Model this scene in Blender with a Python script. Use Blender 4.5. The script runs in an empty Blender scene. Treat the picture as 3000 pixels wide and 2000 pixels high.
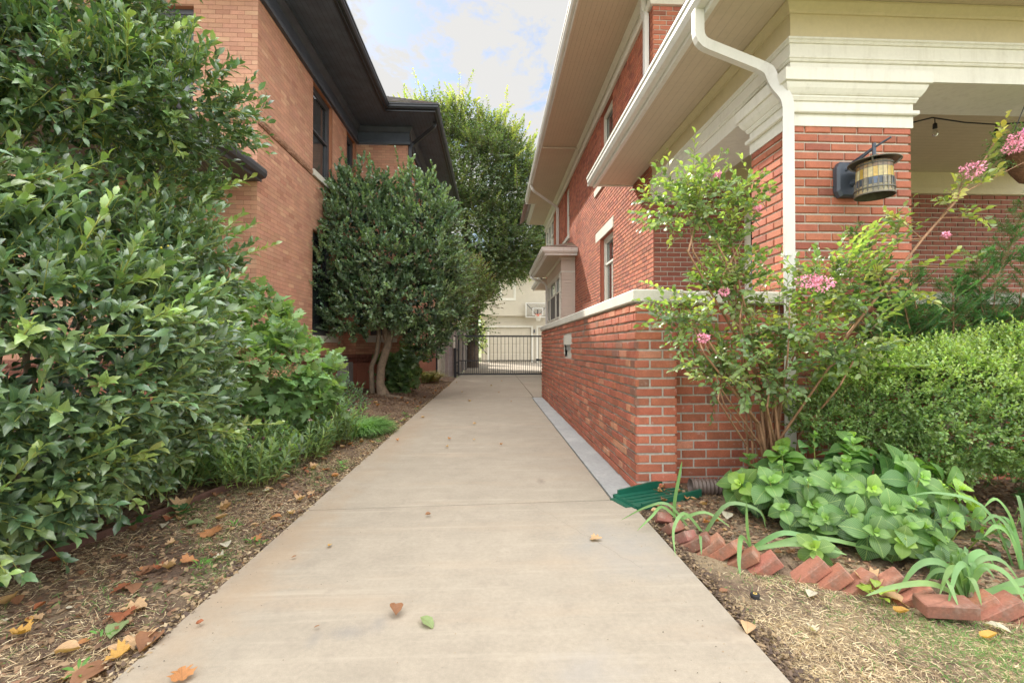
import bpy, math, random
import numpy as np
from mathutils import Vector
random.seed(7); RNG = np.random.default_rng(11)
R = math.radians
S = bpy.context.scene
COL = S.collection
# ------------------------------------------------------------------ camera
cam_d = bpy.data.cameras.new("camera"); cam = bpy.data.objects.new("camera", cam_d); COL.objects.link(cam)
cam_d.sensor_width = 36; cam_d.lens = 16.0; cam_d.clip_end = 2000; cam_d.clip_start = 0.05
cam.location = (0, 0, 1.153)
cam.rotation_euler = (R(90 + 0.645), 0, -math.atan(59 / 1333))
S.camera = cam
# ------------------------------------------------------------------ sky, sun, exposure
SUN_EL, SUN_AZ = 40.5, -32.5        # azimuth measured from +Y, negative to the left
W = bpy.data.worlds.new("World"); S.world = W; W.use_nodes = True
def setup_world():
    nt = W.node_tree; N = nt.nodes; L = nt.links; N.clear()
    out = N.new('ShaderNodeOutputWorld'); bg = N.new('ShaderNodeBackground'); bg.inputs['Strength'].default_value = 0.15
    sky = N.new('ShaderNodeTexSky'); sky.sky_type = 'NISHITA'; sky.sun_disc = False
    sky.sun_elevation = R(SUN_EL); sky.sun_rotation = R(SUN_AZ); sky.air_density = 1.0; sky.dust_density = 0.3; sky.ozone_density = 2.5
    tc = N.new('ShaderNodeTexCoord'); sep = N.new('ShaderNodeSeparateXYZ'); L.new(tc.outputs['Generated'], sep.inputs[0])
    mz = N.new('ShaderNodeMath'); mz.operation = 'MAXIMUM'; L.new(sep.outputs['Z'], mz.inputs[0]); mz.inputs[1].default_value = 0.0
    az = N.new('ShaderNodeMath'); az.operation = 'ADD'; L.new(mz.outputs[0], az.inputs[0]); az.inputs[1].default_value = 0.22
    dx = N.new('ShaderNodeMath'); dx.operation = 'DIVIDE'; L.new(sep.outputs['X'], dx.inputs[0]); L.new(az.outputs[0], dx.inputs[1])
    dy = N.new('ShaderNodeMath'); dy.operation = 'DIVIDE'; L.new(sep.outputs['Y'], dy.inputs[0]); L.new(az.outputs[0], dy.inputs[1])
    cb = N.new('ShaderNodeCombineXYZ'); L.new(dx.outputs[0], cb.inputs[0]); L.new(dy.outputs[0], cb.inputs[1]); cb.inputs[2].default_value = 3.3
    nz = N.new('ShaderNodeTexNoise'); nz.inputs['Scale'].default_value = 6.5; nz.inputs['Detail'].default_value = 12; nz.inputs['Roughness'].default_value = 0.66
    nz.inputs['Distortion'].default_value = 0.25; L.new(cb.outputs[0], nz.inputs['Vector'])
    rp = N.new('ShaderNodeValToRGB'); rp.color_ramp.elements[0].position = 0.42; rp.color_ramp.elements[1].position = 0.53
    rp.color_ramp.elements[0].color = (0.34, 0.34, 0.34, 1); rp.color_ramp.elements[1].color = (1, 1, 1, 1); L.new(nz.outputs[0], rp.inputs[0])
    # cloud brightness: boosted overhead and behind the viewer as added fill light, unseen there
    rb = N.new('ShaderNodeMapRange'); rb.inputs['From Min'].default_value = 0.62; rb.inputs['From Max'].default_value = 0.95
    rb.inputs['To Min'].default_value = CLOUD_LOW; rb.inputs['To Max'].default_value = FILL_HIGH; L.new(sep.outputs['Z'], rb.inputs['Value'])
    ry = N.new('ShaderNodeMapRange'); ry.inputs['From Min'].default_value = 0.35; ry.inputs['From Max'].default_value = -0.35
    ry.inputs['To Min'].default_value = 0.0; ry.inputs['To Max'].default_value = FILL_BACK; L.new(sep.outputs['Y'], ry.inputs['Value'])
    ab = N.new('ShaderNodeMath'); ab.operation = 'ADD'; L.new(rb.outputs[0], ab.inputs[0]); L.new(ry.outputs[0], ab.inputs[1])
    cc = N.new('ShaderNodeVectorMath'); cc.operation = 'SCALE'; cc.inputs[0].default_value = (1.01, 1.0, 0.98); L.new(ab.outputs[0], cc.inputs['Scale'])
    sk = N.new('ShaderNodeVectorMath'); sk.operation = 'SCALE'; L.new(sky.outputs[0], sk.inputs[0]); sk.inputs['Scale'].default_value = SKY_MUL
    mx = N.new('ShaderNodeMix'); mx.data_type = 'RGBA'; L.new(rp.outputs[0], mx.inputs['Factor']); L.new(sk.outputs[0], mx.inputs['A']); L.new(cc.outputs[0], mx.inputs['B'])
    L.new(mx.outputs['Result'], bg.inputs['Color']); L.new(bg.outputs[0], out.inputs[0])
CLOUD_LOW, FILL_HIGH, FILL_BACK, SKY_MUL = 2.42, 13.0, 7.5, 0.66
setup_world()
sl = bpy.data.lights.new("sun", 'SUN'); sun = bpy.data.objects.new("sun", sl); COL.objects.link(sun)
sl.energy = 3.6; sl.angle = R(1.2); sl.color = (1.0, 0.93, 0.82)
_d = Vector((math.sin(R(SUN_AZ)) * math.cos(R(SUN_EL)), math.cos(R(SUN_AZ)) * math.cos(R(SUN_EL)), math.sin(R(SUN_EL))))
sun.rotation_euler = _d.to_track_quat('Z', 'Y').to_euler()
S.view_settings.view_transform = 'Standard'; S.view_settings.look = 'None'; S.view_settings.gamma = 1.0
S.view_settings.exposure = 1.2
S.render.engine = 'CYCLES'
try:
    S.cycles.max_bounces = 8; S.cycles.transparent_max_bounces = 12
except Exception: pass

# ------------------------------------------------------------------ helpers
def tag(o, label=None, cat=None, group=None, kind=None):
    if label: o['label'] = label
    if cat: o['category'] = cat
    if group: o['group'] = group
    if kind: o['kind'] = kind
    return o
def empty(name, loc, label=None, cat=None, group=None):
    o = bpy.data.objects.new(name, None); COL.objects.link(o); o.location = loc; o.empty_display_size = .2
    return tag(o, label, cat, group)
def worigin(o):
    v = Vector((0, 0, 0))
    while o is not None:
        v += o.location; o = o.parent
    return v
def link_mesh(name, me, parent=None, origin=None):
    o = bpy.data.objects.new(name, me); COL.objects.link(o)
    if parent is not None: o.parent = parent
    if origin is not None and parent is None: o.location = origin
    return o
class Fr:
    """a frame standing on a wall: s runs along the wall, z up, d out of it"""
    def __init__(s, O, U, N): s.O = O; s.U = U; s.N = N
    def __call__(s, a, z, d): return (s.O[0] + s.U[0]*a + s.N[0]*d, s.O[1] + s.U[1]*a + s.N[1]*d, z)
class MB:
    def __init__(s): s.v = []; s.f = []; s.m = []; s.c = []
    def add(s, vs, fs, mi=0, col=(1, 1, 1)):
        b = len(s.v); s.v.extend(vs)
        for f in fs: s.f.append([b + i for i in f]); s.m.append(mi); s.c.append(col)
    def hexa(s, p, mi=0, col=(1, 1, 1)):
        s.add(p, [(0,3,2,1),(4,5,6,7),(0,1,5,4),(1,2,6,5),(2,3,7,6),(3,0,4,7)], mi, col)
    def box(s, x0, x1, y0, y1, z0, z1, mi=0, col=(1, 1, 1)):
        s.hexa([(x0,y0,z0),(x1,y0,z0),(x1,y1,z0),(x0,y1,z0),(x0,y0,z1),(x1,y0,z1),(x1,y1,z1),(x0,y1,z1)], mi, col)
    def fbox(s, F, s0, s1, z0, z1, d0, d1, mi=0, col=(1, 1, 1)):
        s.hexa([F(s0,z0,d0),F(s1,z0,d0),F(s1,z0,d1),F(s0,z0,d1),F(s0,z1,d0),F(s1,z1,d0),F(s1,z1,d1),F(s0,z1,d1)], mi, col)
    def bbox(s, F, s0, s1, z0, z1, d0, d1, ch, mi=0, col=(1,1,1)):
        """box with a chamfered front (at d1)"""
        a = [F(s0,z0,d0),F(s1,z0,d0),F(s1,z1,d0),F(s0,z1,d0)]
        b = [F(s0,z0,d1-ch),F(s1,z0,d1-ch),F(s1,z1,d1-ch),F(s0,z1,d1-ch)]
        c = [F(s0+ch,z0+ch,d1),F(s1-ch,z0+ch,d1),F(s1-ch,z1-ch,d1),F(s0+ch,z1-ch,d1)]
        fs = []
        for i in range(4):
            j = (i+1) % 4; fs.append((i, j, 4+j, 4+i)); fs.append((4+i, 4+j, 8+j, 8+i))
        fs.append((8, 9, 10, 11)); s.add(a+b+c, fs, mi, col)
    def tube(s, pts, r, k=8, mi=0, col=(1,1,1), cap=True, flat=None):
        pts = [Vector(p) for p in pts]; n = len(pts)
        rr = r if isinstance(r, (list, tuple)) else [r]*n
        vs = []; a = None
        for i, p in enumerate(pts):
            t = (pts[min(i+1, n-1)] - pts[max(i-1, 0)]).normalized()
            if a is None:
                a = t.cross(Vector((0,0,1)))
                if a.length < .05: a = t.cross(Vector((0,1,0)))
                a.normalize()
            else:
                a = (a - t*a.dot(t)); a.normalize()
            b = t.cross(a)
            for j in range(k):
                th = 2*math.pi*(j+.5)/k
                ca, sa = math.cos(th), math.sin(th)
                if flat: # rectangular section (k = 4)
                    w, h_ = flat; q = a*(w*(1 if ca > 0 else -1)) + b*(h_*(1 if sa > 0 else -1))
                else: q = a*(ca*rr[i]) + b*(sa*rr[i])
                vs.append(tuple(p + q))
        fs = [(i*k+j, i*k+(j+1)%k, (i+1)*k+(j+1)%k, (i+1)*k+j) for i in range(n-1) for j in range(k)]
        if cap: fs += [tuple(range(k-1,-1,-1)), tuple((n-1)*k+j for j in range(k))]
        s.add(vs, fs, mi, col)
    def lathe(s, prof, C, k=20, mi=0, col=(1,1,1), cap=False):
        vs = [(C[0]+r*math.cos(2*math.pi*j/k), C[1]+r*math.sin(2*math.pi*j/k), C[2]+z) for r, z in prof for j in range(k)]
        n = len(prof)
        fs = [(i*k+j, i*k+(j+1)%k, (i+1)*k+(j+1)%k, (i+1)*k+j) for i in range(n-1) for j in range(k)]
        if cap: fs += [tuple(range(k-1,-1,-1)), tuple((n-1)*k+j for j in range(k))]
        s.add(vs, fs, mi, col)
    def sweep(s, path, prof, mi=0, col=(1,1,1), closed=False):
        """profile (out, z) carried along a horizontal path with mitred corners; out = right of travel"""
        n = len(path); m = len(prof); vs = []
        def nrm(a, b):
            dx, dy = b[0]-a[0], b[1]-a[1]; l = math.hypot(dx, dy); return (dy/l, -dx/l)
        for i, p in enumerate(path):
            if closed: n1 = nrm(path[i-1], p); n2 = nrm(p, path[(i+1) % n])
            else:
                n1 = nrm(path[max(i-1,0)], path[max(i-1,0)+1]); n2 = nrm(path[min(i,n-2)], path[min(i,n-2)+1])
            dd = 1 + n1[0]*n2[0] + n1[1]*n2[1]; mx, my = (n1[0]+n2[0])/dd, (n1[1]+n2[1])/dd
            vs += [(p[0]+mx*o, p[1]+my*o, z) for o, z in prof]
        segs = n if closed else n-1
        fs = [(i*m+j, i*m+(j+1)%m, ((i+1)%n)*m+(j+1)%m, ((i+1)%n)*m+j) for i in range(segs) for j in range(m)]
        if not closed: fs += [tuple(range(m)), tuple((n-1)*m+j for j in range(m-1,-1,-1))]
        s.add(vs, fs, mi, col)
    def build(s, name, mats, parent=None, origin=None, smooth=False, label=None):
        me = bpy.data.meshes.new(name)
        off = worigin(parent) if parent is not None else Vector(origin) if origin is not None else Vector((0,0,0))
        V = np.array(s.v, dtype=np.float64).reshape(-1, 3) - np.array(off)
        me.from_pydata(V.tolist(), [], s.f)
        for m_ in (mats if isinstance(mats, (list, tuple)) else [mats]): me.materials.append(m_)
        me.polygons.foreach_set('material_index', s.m)
        if any(c != (1,1,1) for c in s.c):
            ca = me.color_attributes.new('Col', 'FLOAT_COLOR', 'CORNER')
            a = []
            for f, c in zip(s.f, s.c): a.extend([c[0], c[1], c[2], 1.0]*len(f))
            ca.data.foreach_set('color', a)
        if smooth: me.polygons.foreach_set('use_smooth', [True]*len(s.f))
        me.update()
        o = link_mesh(name, me, parent, origin)
        if label: o['label'] = label
        return o

# ------------------------------------------------------------------ materials
def NN(nt, t, **k):
    n = nt.nodes.new(t)
    for a, b in k.items():
        if a in n.inputs: n.inputs[a].default_value = b
        else: setattr(n, a, b)
    return n
def make_mat(name, col=(.5,.5,.5), rough=.8, attr=None, var=((6, .15),), bump=((60, .2, .01),), stripes=None, spec=.5, metal=0,
             trans=0, patches=None, back=None, fleck=None, vein=None, coat=0, spots=None):
    """procedural material. var: (noise scale, amount); patches: (scale, lo, hi, colour, amount); stripes: (axis, pitch, width, dark)"""
    m = bpy.data.materials.new(name); m.use_nodes = True; nt = m.node_tree; nt.nodes.clear(); L = nt.links
    out = NN(nt, 'ShaderNodeOutputMaterial'); P = NN(nt, 'ShaderNodeBsdfPrincipled')
    P.inputs['Roughness'].default_value = rough; P.inputs['Metallic'].default_value = metal
    P.inputs['Specular IOR Level'].default_value = spec
    if coat: P.inputs['Coat Weight'].default_value = coat; P.inputs['Coat Roughness'].default_value = .1
    tc = NN(nt, 'ShaderNodeTexCoord'); co = tc.outputs['Object']
    if attr:
        a = NN(nt, 'ShaderNodeAttribute', attribute_name='Col'); cur = a.outputs['Color']
        if col != (1,1,1):
            mm = NN(nt, 'ShaderNodeMix', data_type='RGBA', blend_type='MULTIPLY'); mm.inputs['Factor'].default_value = 1
            L.new(cur, mm.inputs['A']); mm.inputs['B'].default_value = (*col, 1); cur = mm.outputs['Result']
    else:
        c = NN(nt, 'ShaderNodeRGB'); c.outputs[0].default_value = (*col, 1); cur = c.outputs[0]
    if back:
        g = NN(nt, 'ShaderNodeNewGeometry'); mm = NN(nt, 'ShaderNodeMix', data_type='RGBA')
        L.new(g.outputs['Backfacing'], mm.inputs['Factor']); L.new(cur, mm.inputs['A']); mm.inputs['B'].default_value = (*back, 1); cur = mm.outputs['Result']
    for sc, am in var:
        n = NN(nt, 'ShaderNodeTexNoise', Scale=sc, Detail=5.0, Roughness=.6); L.new(co, n.inputs['Vector'])
        mr = NN(nt, 'ShaderNodeMapRange'); mr.inputs['From Min'].default_value = .3; mr.inputs['From Max'].default_value = .7
        mr.inputs['To Min'].default_value = 1-am; mr.inputs['To Max'].default_value = 1+am; L.new(n.outputs[0], mr.inputs['Value'])
        sc_ = NN(nt, 'ShaderNodeVectorMath', operation='SCALE'); L.new(cur, sc_.inputs[0]); L.new(mr.outputs[0], sc_.inputs['Scale']); cur = sc_.outputs[0]
    for p in (patches or ()):
        sc, lo, hi, pc, am = p[:5]
        n = NN(nt, 'ShaderNodeTexNoise', Scale=sc, Detail=6.0, Roughness=.65)
        if len(p) > 5:
            mp = NN(nt, 'ShaderNodeMapping'); mp.inputs['Scale'].default_value = p[5]; L.new(co, mp.inputs[0]); L.new(mp.outputs[0], n.inputs['Vector'])
        else: L.new(co, n.inputs['Vector'])
        mr = NN(nt, 'ShaderNodeMapRange'); mr.inputs['From Min'].default_value = lo; mr.inputs['From Max'].default_value = hi
        mr.inputs['To Max'].default_value = am; L.new(n.outputs[0], mr.inputs['Value'])
        mm = NN(nt, 'ShaderNodeMix', data_type='RGBA'); L.new(mr.outputs[0], mm.inputs['Factor']); L.new(cur, mm.inputs['A']); mm.inputs['B'].default_value = (*pc, 1); cur = mm.outputs['Result']
    for (sx, sy_, rx, ry, pc, am, nsc) in (spots or ()):
        mp = NN(nt, 'ShaderNodeMapping'); mp.inputs['Location'].default_value = (-sx/rx, -sy_/ry, 0); mp.inputs['Scale'].default_value = (1/rx, 1/ry, 0); L.new(co, mp.inputs[0])
        ln = NN(nt, 'ShaderNodeVectorMath', operation='LENGTH'); L.new(mp.outputs[0], ln.inputs[0])
        n = NN(nt, 'ShaderNodeTexNoise', Scale=float(nsc), Detail=5.0, Roughness=.65); L.new(co, n.inputs['Vector'])
        a_ = NN(nt, 'ShaderNodeMath', operation='MULTIPLY_ADD'); L.new(n.outputs[0], a_.inputs[0]); a_.inputs[1].default_value = 1.6; L.new(ln.outputs['Value'], a_.inputs[2])
        mr = NN(nt, 'ShaderNodeMapRange'); mr.inputs['From Min'].default_value = .9; mr.inputs['From Max'].default_value = 1.7; mr.inputs['To Min'].default_value = am; mr.inputs['To Max'].default_value = 0; L.new(a_.outputs[0], mr.inputs['Value'])
        mm = NN(nt, 'ShaderNodeMix', data_type='RGBA'); L.new(mr.outputs[0], mm.inputs['Factor']); L.new(cur, mm.inputs['A']); mm.inputs['B'].default_value = (*pc, 1); cur = mm.outputs['Result']
    if stripes:
        ax, pitch, wd, dark = stripes
        sp = NN(nt, 'ShaderNodeSeparateXYZ'); L.new(co, sp.inputs[0])
        dv = NN(nt, 'ShaderNodeMath', operation='DIVIDE'); L.new(sp.outputs[ax], dv.inputs[0]); dv.inputs[1].default_value = pitch
        fr = NN(nt, 'ShaderNodeMath', operation='FRACT'); L.new(dv.outputs[0], fr.inputs[0])
        lt = NN(nt, 'ShaderNodeMath', operation='LESS_THAN'); L.new(fr.outputs[0], lt.inputs[0]); lt.inputs[1].default_value = wd
        mr = NN(nt, 'ShaderNodeMapRange'); mr.inputs['To Min'].default_value = 1; mr.inputs['To Max'].default_value = dark; L.new(lt.outputs[0], mr.inputs['Value'])
        sc_ = NN(nt, 'ShaderNodeVectorMath', operation='SCALE'); L.new(cur, sc_.inputs[0]); L.new(mr.outputs[0], sc_.inputs['Scale']); cur = sc_.outputs[0]
    if vein:
        uv = NN(nt, 'ShaderNodeUVMap'); sp = NN(nt, 'ShaderNodeSeparateXYZ'); L.new(uv.outputs[0], sp.inputs[0])
        av = NN(nt, 'ShaderNodeMath', operation='ABSOLUTE'); L.new(sp.outputs['Y'], av.inputs[0])
        mid = NN(nt, 'ShaderNodeMath', operation='LESS_THAN'); L.new(av.outputs[0], mid.inputs[0]); mid.inputs[1].default_value = .028
        ml = NN(nt, 'ShaderNodeMath', operation='MULTIPLY'); L.new(av.outputs[0], ml.inputs[0]); ml.inputs[1].default_value = .75
        sb = NN(nt, 'ShaderNodeMath', operation='SUBTRACT'); L.new(sp.outputs['X'], sb.inputs[0]); L.new(ml.outputs[0], sb.inputs[1])
        m8 = NN(nt, 'ShaderNodeMath', operation='MULTIPLY'); L.new(sb.outputs[0], m8.inputs[0]); m8.inputs[1].default_value = 9
        fr = NN(nt, 'ShaderNodeMath', operation='FRACT'); L.new(m8.outputs[0], fr.inputs[0])
        lt = NN(nt, 'ShaderNodeMath', operation='LESS_THAN'); L.new(fr.outputs[0], lt.inputs[0]); lt.inputs[1].default_value = .13
        mxm = NN(nt, 'ShaderNodeMath', operation='MAXIMUM'); L.new(mid.outputs[0], mxm.inputs[0]); L.new(lt.outputs[0], mxm.inputs[1])
        fm = NN(nt, 'ShaderNodeMath', operation='MULTIPLY'); L.new(mxm.outputs[0], fm.inputs[0]); fm.inputs[1].default_value = vein[1]
        mm = NN(nt, 'ShaderNodeMix', data_type='RGBA'); L.new(fm.outputs[0], mm.inputs['Factor']); L.new(cur, mm.inputs['A']); mm.inputs['B'].default_value = (*vein[0], 1); cur = mm.outputs['Result']
    L.new(cur, P.inputs['Base Color'])
    prev = None
    for sc, st, di in bump:
        n = NN(nt, 'ShaderNodeTexNoise', Scale=sc, Detail=4.0, Roughness=.6); L.new(co, n.inputs['Vector'])
        b = NN(nt, 'ShaderNodeBump', Strength=st, Distance=di); L.new(n.outputs[0], b.inputs['Height'])
        if prev: L.new(prev, b.inputs['Normal'])
        prev = b.outputs[0]
    if stripes:
        b = NN(nt, 'ShaderNodeBump', Strength=.6, Distance=.006); b.invert = True; L.new(lt.outputs[0], b.inputs['Height'])
        if prev: L.new(prev, b.inputs['Normal'])
        prev = b.outputs[0]
    if prev: L.new(prev, P.inputs['Normal'])
    sh = P.outputs[0]
    if trans:
        T = NN(nt, 'ShaderNodeBsdfTranslucent'); tcx = NN(nt, 'ShaderNodeMix', data_type='RGBA', blend_type='MULTIPLY'); tcx.inputs['Factor'].default_value = 1
        L.new(cur, tcx.inputs['A']); tcx.inputs['B'].default_value = (2.6, 2.7, .9, 1); L.new(tcx.outputs['Result'], T.inputs['Color'])
        mx = NN(nt, 'ShaderNodeMixShader'); mx.inputs[0].default_value = trans; L.new(P.outputs[0], mx.inputs[1]); L.new(T.outputs[0], mx.inputs[2]); sh = mx.outputs[0]
    L.new(sh, out.inputs[0]); return m
def glass_mat(name, tint=(.9,.95,.95), see=.35, dark=(.03,.035,.04)):
    m = bpy.data.materials.new(name); m.use_nodes = True; nt = m.node_tree; nt.nodes.clear(); L = nt.links
    out = NN(nt, 'ShaderNodeOutputMaterial'); G = NN(nt, 'ShaderNodeBsdfGlossy', Roughness=.02); G.inputs['Color'].default_value = (*tint, 1)
    T = NN(nt, 'ShaderNodeBsdfTransparent'); D = NN(nt, 'ShaderNodeBsdfDiffuse'); D.inputs['Color'].default_value = (*dark, 1)
    a = NN(nt, 'ShaderNodeMixShader'); a.inputs[0].default_value = see; L.new(D.outputs[0], a.inputs[1]); L.new(T.outputs[0], a.inputs[2])
    fr = NN(nt, 'ShaderNodeFresnel', IOR=1.5); ad = NN(nt, 'ShaderNodeMath', operation='MULTIPLY'); L.new(fr.outputs[0], ad.inputs[0]); ad.inputs[1].default_value = 1.6; ad.use_clamp = True
    nb = NN(nt, 'ShaderNodeTexNoise', Scale=2.0); bp = NN(nt, 'ShaderNodeBump', Strength=.05, Distance=.02); L.new(nb.outputs[0], bp.inputs['Height']); L.new(bp.outputs[0], G.inputs['Normal'])
    b = NN(nt, 'ShaderNodeMixShader'); L.new(ad.outputs[0], b.inputs[0]); L.new(a.outputs[0], b.inputs[1]); L.new(G.outputs[0], b.inputs[2])
    L.new(b.outputs[0], out.inputs[0]); return m
M = {}
M['concrete'] = make_mat('concrete', (.315,.268,.208), .85, var=((.7,.08),(5,.08),(45,.08),(240,.10)), bump=((160,.3,.003),(14,.1,.01)), spots=((-.58,1.88,.11,.07,(.17,.165,.165),.4,120),(-.47,1.93,.05,.09,(.17,.165,.165),.35,140),(-.70,1.84,.04,.08,(.20,.19,.18),.35,140),(.42,3.9,.05,.12,(.20,.16,.13),.8,40),(.75,2.6,.45,.5,(.30,.29,.27),.45,5),(-1.2,2.6,.25,1.6,(.36,.24,.14),.4,6),(-1.15,6,.3,3.0,(.34,.23,.14),.35,5),(.35,1.6,.25,.2,(.30,.28,.26),.4,8),(.2,8.5,.6,1.2,(.33,.28,.22),.4,4)),
    patches=((1.3,.50,.72,(.28,.24,.19),.55),(3.0,.60,.75,(.44,.38,.30),.4),(1.0,.52,.8,(.38,.28,.19),.5,(.6,3.2,1)),(1.6,.54,.72,(.42,.36,.28),.55,(.5,9,1)),(7,.57,.68,(.24,.20,.16),.4),(60,.66,.72,(.16,.13,.11),.6)))
M['joint'] = make_mat('joint_dirt', (.12,.10,.08), .95)
M['graystrip'] = make_mat('grey_concrete', (.33,.33,.32), .9, var=((2,.12),(30,.12)), bump=((90,.4,.005),), patches=((2.5,.52,.75,(.52,.50,.47),.5),))
M['soil'] = make_mat('soil', (.14,.088,.058), .95, var=((2,.25),(18,.3),(90,.35)), bump=((25,.7,.03),(110,.8,.015)), patches=((2.2,.46,.6,(.27,.20,.125),.65),))
M['lawn'] = make_mat('lawn_soil', (.15,.10,.066), .95, var=((2,.2),(24,.3),(120,.35)), bump=((30,.7,.02),(140,.8,.012)), patches=((3.0,.42,.6,(.36,.28,.17),.75),))
M['farground'] = make_mat('far_ground', (.16,.17,.08), .95, var=((1,.25),(10,.3)))
M['brickR'] = make_mat('red_brick', (1,1,1), .8, attr=1, patches=((1.1,.5,.72,(.20,.085,.06),.42),(30,.62,.7,(.20,.10,.07),.35),(7,.66,.76,(.48,.36,.28),.3)), var=((14,.12),(120,.12)), bump=((90,.35,.004),(20,.15,.006)))
M['brickO'] = make_mat('old_red_brick', (1,1,1), .85, attr=1, var=((14,.15),(100,.15)), bump=((60,.55,.006),(16,.3,.01)), patches=((13,.60,.74,(.62,.56,.50),.55),(5,.62,.72,(.5,.42,.36),.3),(1.4,.5,.72,(.18,.09,.065),.42),(34,.62,.7,(.18,.10,.07),.4)))
M['mortarR'] = make_mat('grey_mortar', (.50,.45,.37), .9, var=((4,.15),(60,.15)), bump=((70,.7,.006),))
M['mortarW'] = make_mat('pale_mortar', (.47,.44,.38), .9, var=((4,.18),(50,.15)), bump=((50,.8,.008),))
M['brickL'] = make_mat('orange_brick', (1,1,1), .85, attr=1, patches=((.9,.48,.72,(.34,.165,.10),.4),(5,.64,.75,(.56,.36,.26),.3,(3,3,.5))), var=((3,.07),(90,.12)), bump=((110,.4,.003),))
M['mortarL'] = make_mat('brown_mortar', (.27,.135,.08), .9, var=((8,.2),))
M['paintedbase'] = make_mat('painted_base', (.36,.14,.085), .85, var=((3,.12),(40,.12)), bump=((60,.4,.006),))
M['rough'] = make_mat('rough_stone', (.38,.20,.12), .9, var=((5,.2),(40,.2)), bump=((22,1.0,.05),(80,.8,.02)))
M['roughD'] = make_mat('rough_base_stone', (.22,.085,.055), .9, var=((5,.2),(40,.2)), bump=((22,1.0,.05),(80,.8,.02)))
M['limestone'] = make_mat('limestone', (.58,.55,.47), .85, var=((3,.08),(60,.08)), bump=((80,.3,.004),), patches=((4,.55,.7,(.42,.40,.35),.4),))
M['white'] = make_mat('white_paint', (.72,.69,.60), .5, patches=((3,.5,.75,(.46,.42,.32),.35,(5,5,.6)),(9,.62,.75,(.40,.36,.28),.3)), var=((4,.03),(30,.03)), bump=((50,.25,.004),))
M['gutterw'] = make_mat('gutter_enamel', (.68,.66,.61), .38, patches=((4,.52,.75,(.42,.39,.32),.4,(3,3,.5)),), var=((4,.03),), bump=())
M['cream'] = make_mat('cream_paint', (.60,.51,.32), .55, patches=((3,.52,.75,(.42,.35,.20),.3,(3,3,1)),), var=((3,.04),(30,.04)), bump=((50,.25,.004),))
M['soffX'] = make_mat('beadboard_soffit', (.56,.465,.345), .6, var=((2,.04),(20,.04)), bump=((60,.15,.003),), stripes=('X', .0875, .07, .86))
M['soffY'] = make_mat('beadboard_ceiling', (.50,.42,.28), .6, var=((2,.04),(20,.04)), bump=((60,.15,.003),), stripes=('Y', .0875, .08, .82))
M['siding'] = make_mat('cream_siding', (.55,.49,.385), .6, var=((3,.04),(30,.03)), bump=((40,.15,.003),))
M['sidingT'] = make_mat('tan_siding', (.62,.52,.43), .6, var=((3,.04),(30,.03)), bump=((40,.15,.003),))
M['black'] = make_mat('black_paint', (.062,.076,.100), .45, var=((4,.2),), bump=((50,.2,.003),))
M['blackS'] = make_mat('black_soffit', (.085,.108,.150), .5, var=((4,.2),), bump=(), stripes=('X', .0875, .08, .5))
M['brownblack'] = make_mat('dark_brown_paint', (.062,.063,.070), .45, var=((4,.2),), bump=((50,.2,.003),))
M['iron'] = make_mat('black_iron', (.020,.023,.028), .4, var=((10,.2),), bump=())
M['shingle'] = make_mat('grey_shingle', (1,1,1), .95, attr=1, var=((6,.2),(60,.25)), bump=((80,.8,.01),))
M['glass'] = glass_mat('window_glass'); M['glassd'] = glass_mat('dark_window_glass', see=.12)
M['blind'] = make_mat('blind', (.66,.70,.68), .7, bump=(), stripes=('Z', .05, .1, .8))
M['curtain'] = make_mat('curtain', (.62,.64,.62), .8, bump=(), stripes=('X', .16, .3, .82))
M['screen'] = make_mat('insect_screen', (.13,.12,.11), .8, bump=())
M['cedar'] = make_mat('weathered_cedar', (1,1,1), .9, attr=1, var=((9,.15),), bump=((40,.4,.005),), patches=((5,.50,.7,(.16,.13,.11),.6,(6,6,.6)),))
M['green_plastic'] = make_mat('green_plastic', (.008,.095,.058), .4, var=((8,.15),), bump=())
M['brown_plastic'] = make_mat('brown_plastic', (.13,.095,.08), .5, var=((10,.2),), bump=())
M['steel'] = make_mat('rusty_steel', (.10,.048,.034), .8, var=((8,.25),(50,.2)), bump=((60,.4,.004),))
M['rubber'] = make_mat('black_rubber', (.02,.02,.022), .6)
M['greybox'] = make_mat('grey_metal', (.22,.21,.20), .6, var=((8,.15),))
def pal(base, v, rng):
    k = 1 + rng.uniform(-v, v); return tuple(max(.01, b*k*(1+rng.uniform(-v*.35, v*.35))) for b in base)
rb = random.Random(5)
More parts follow.
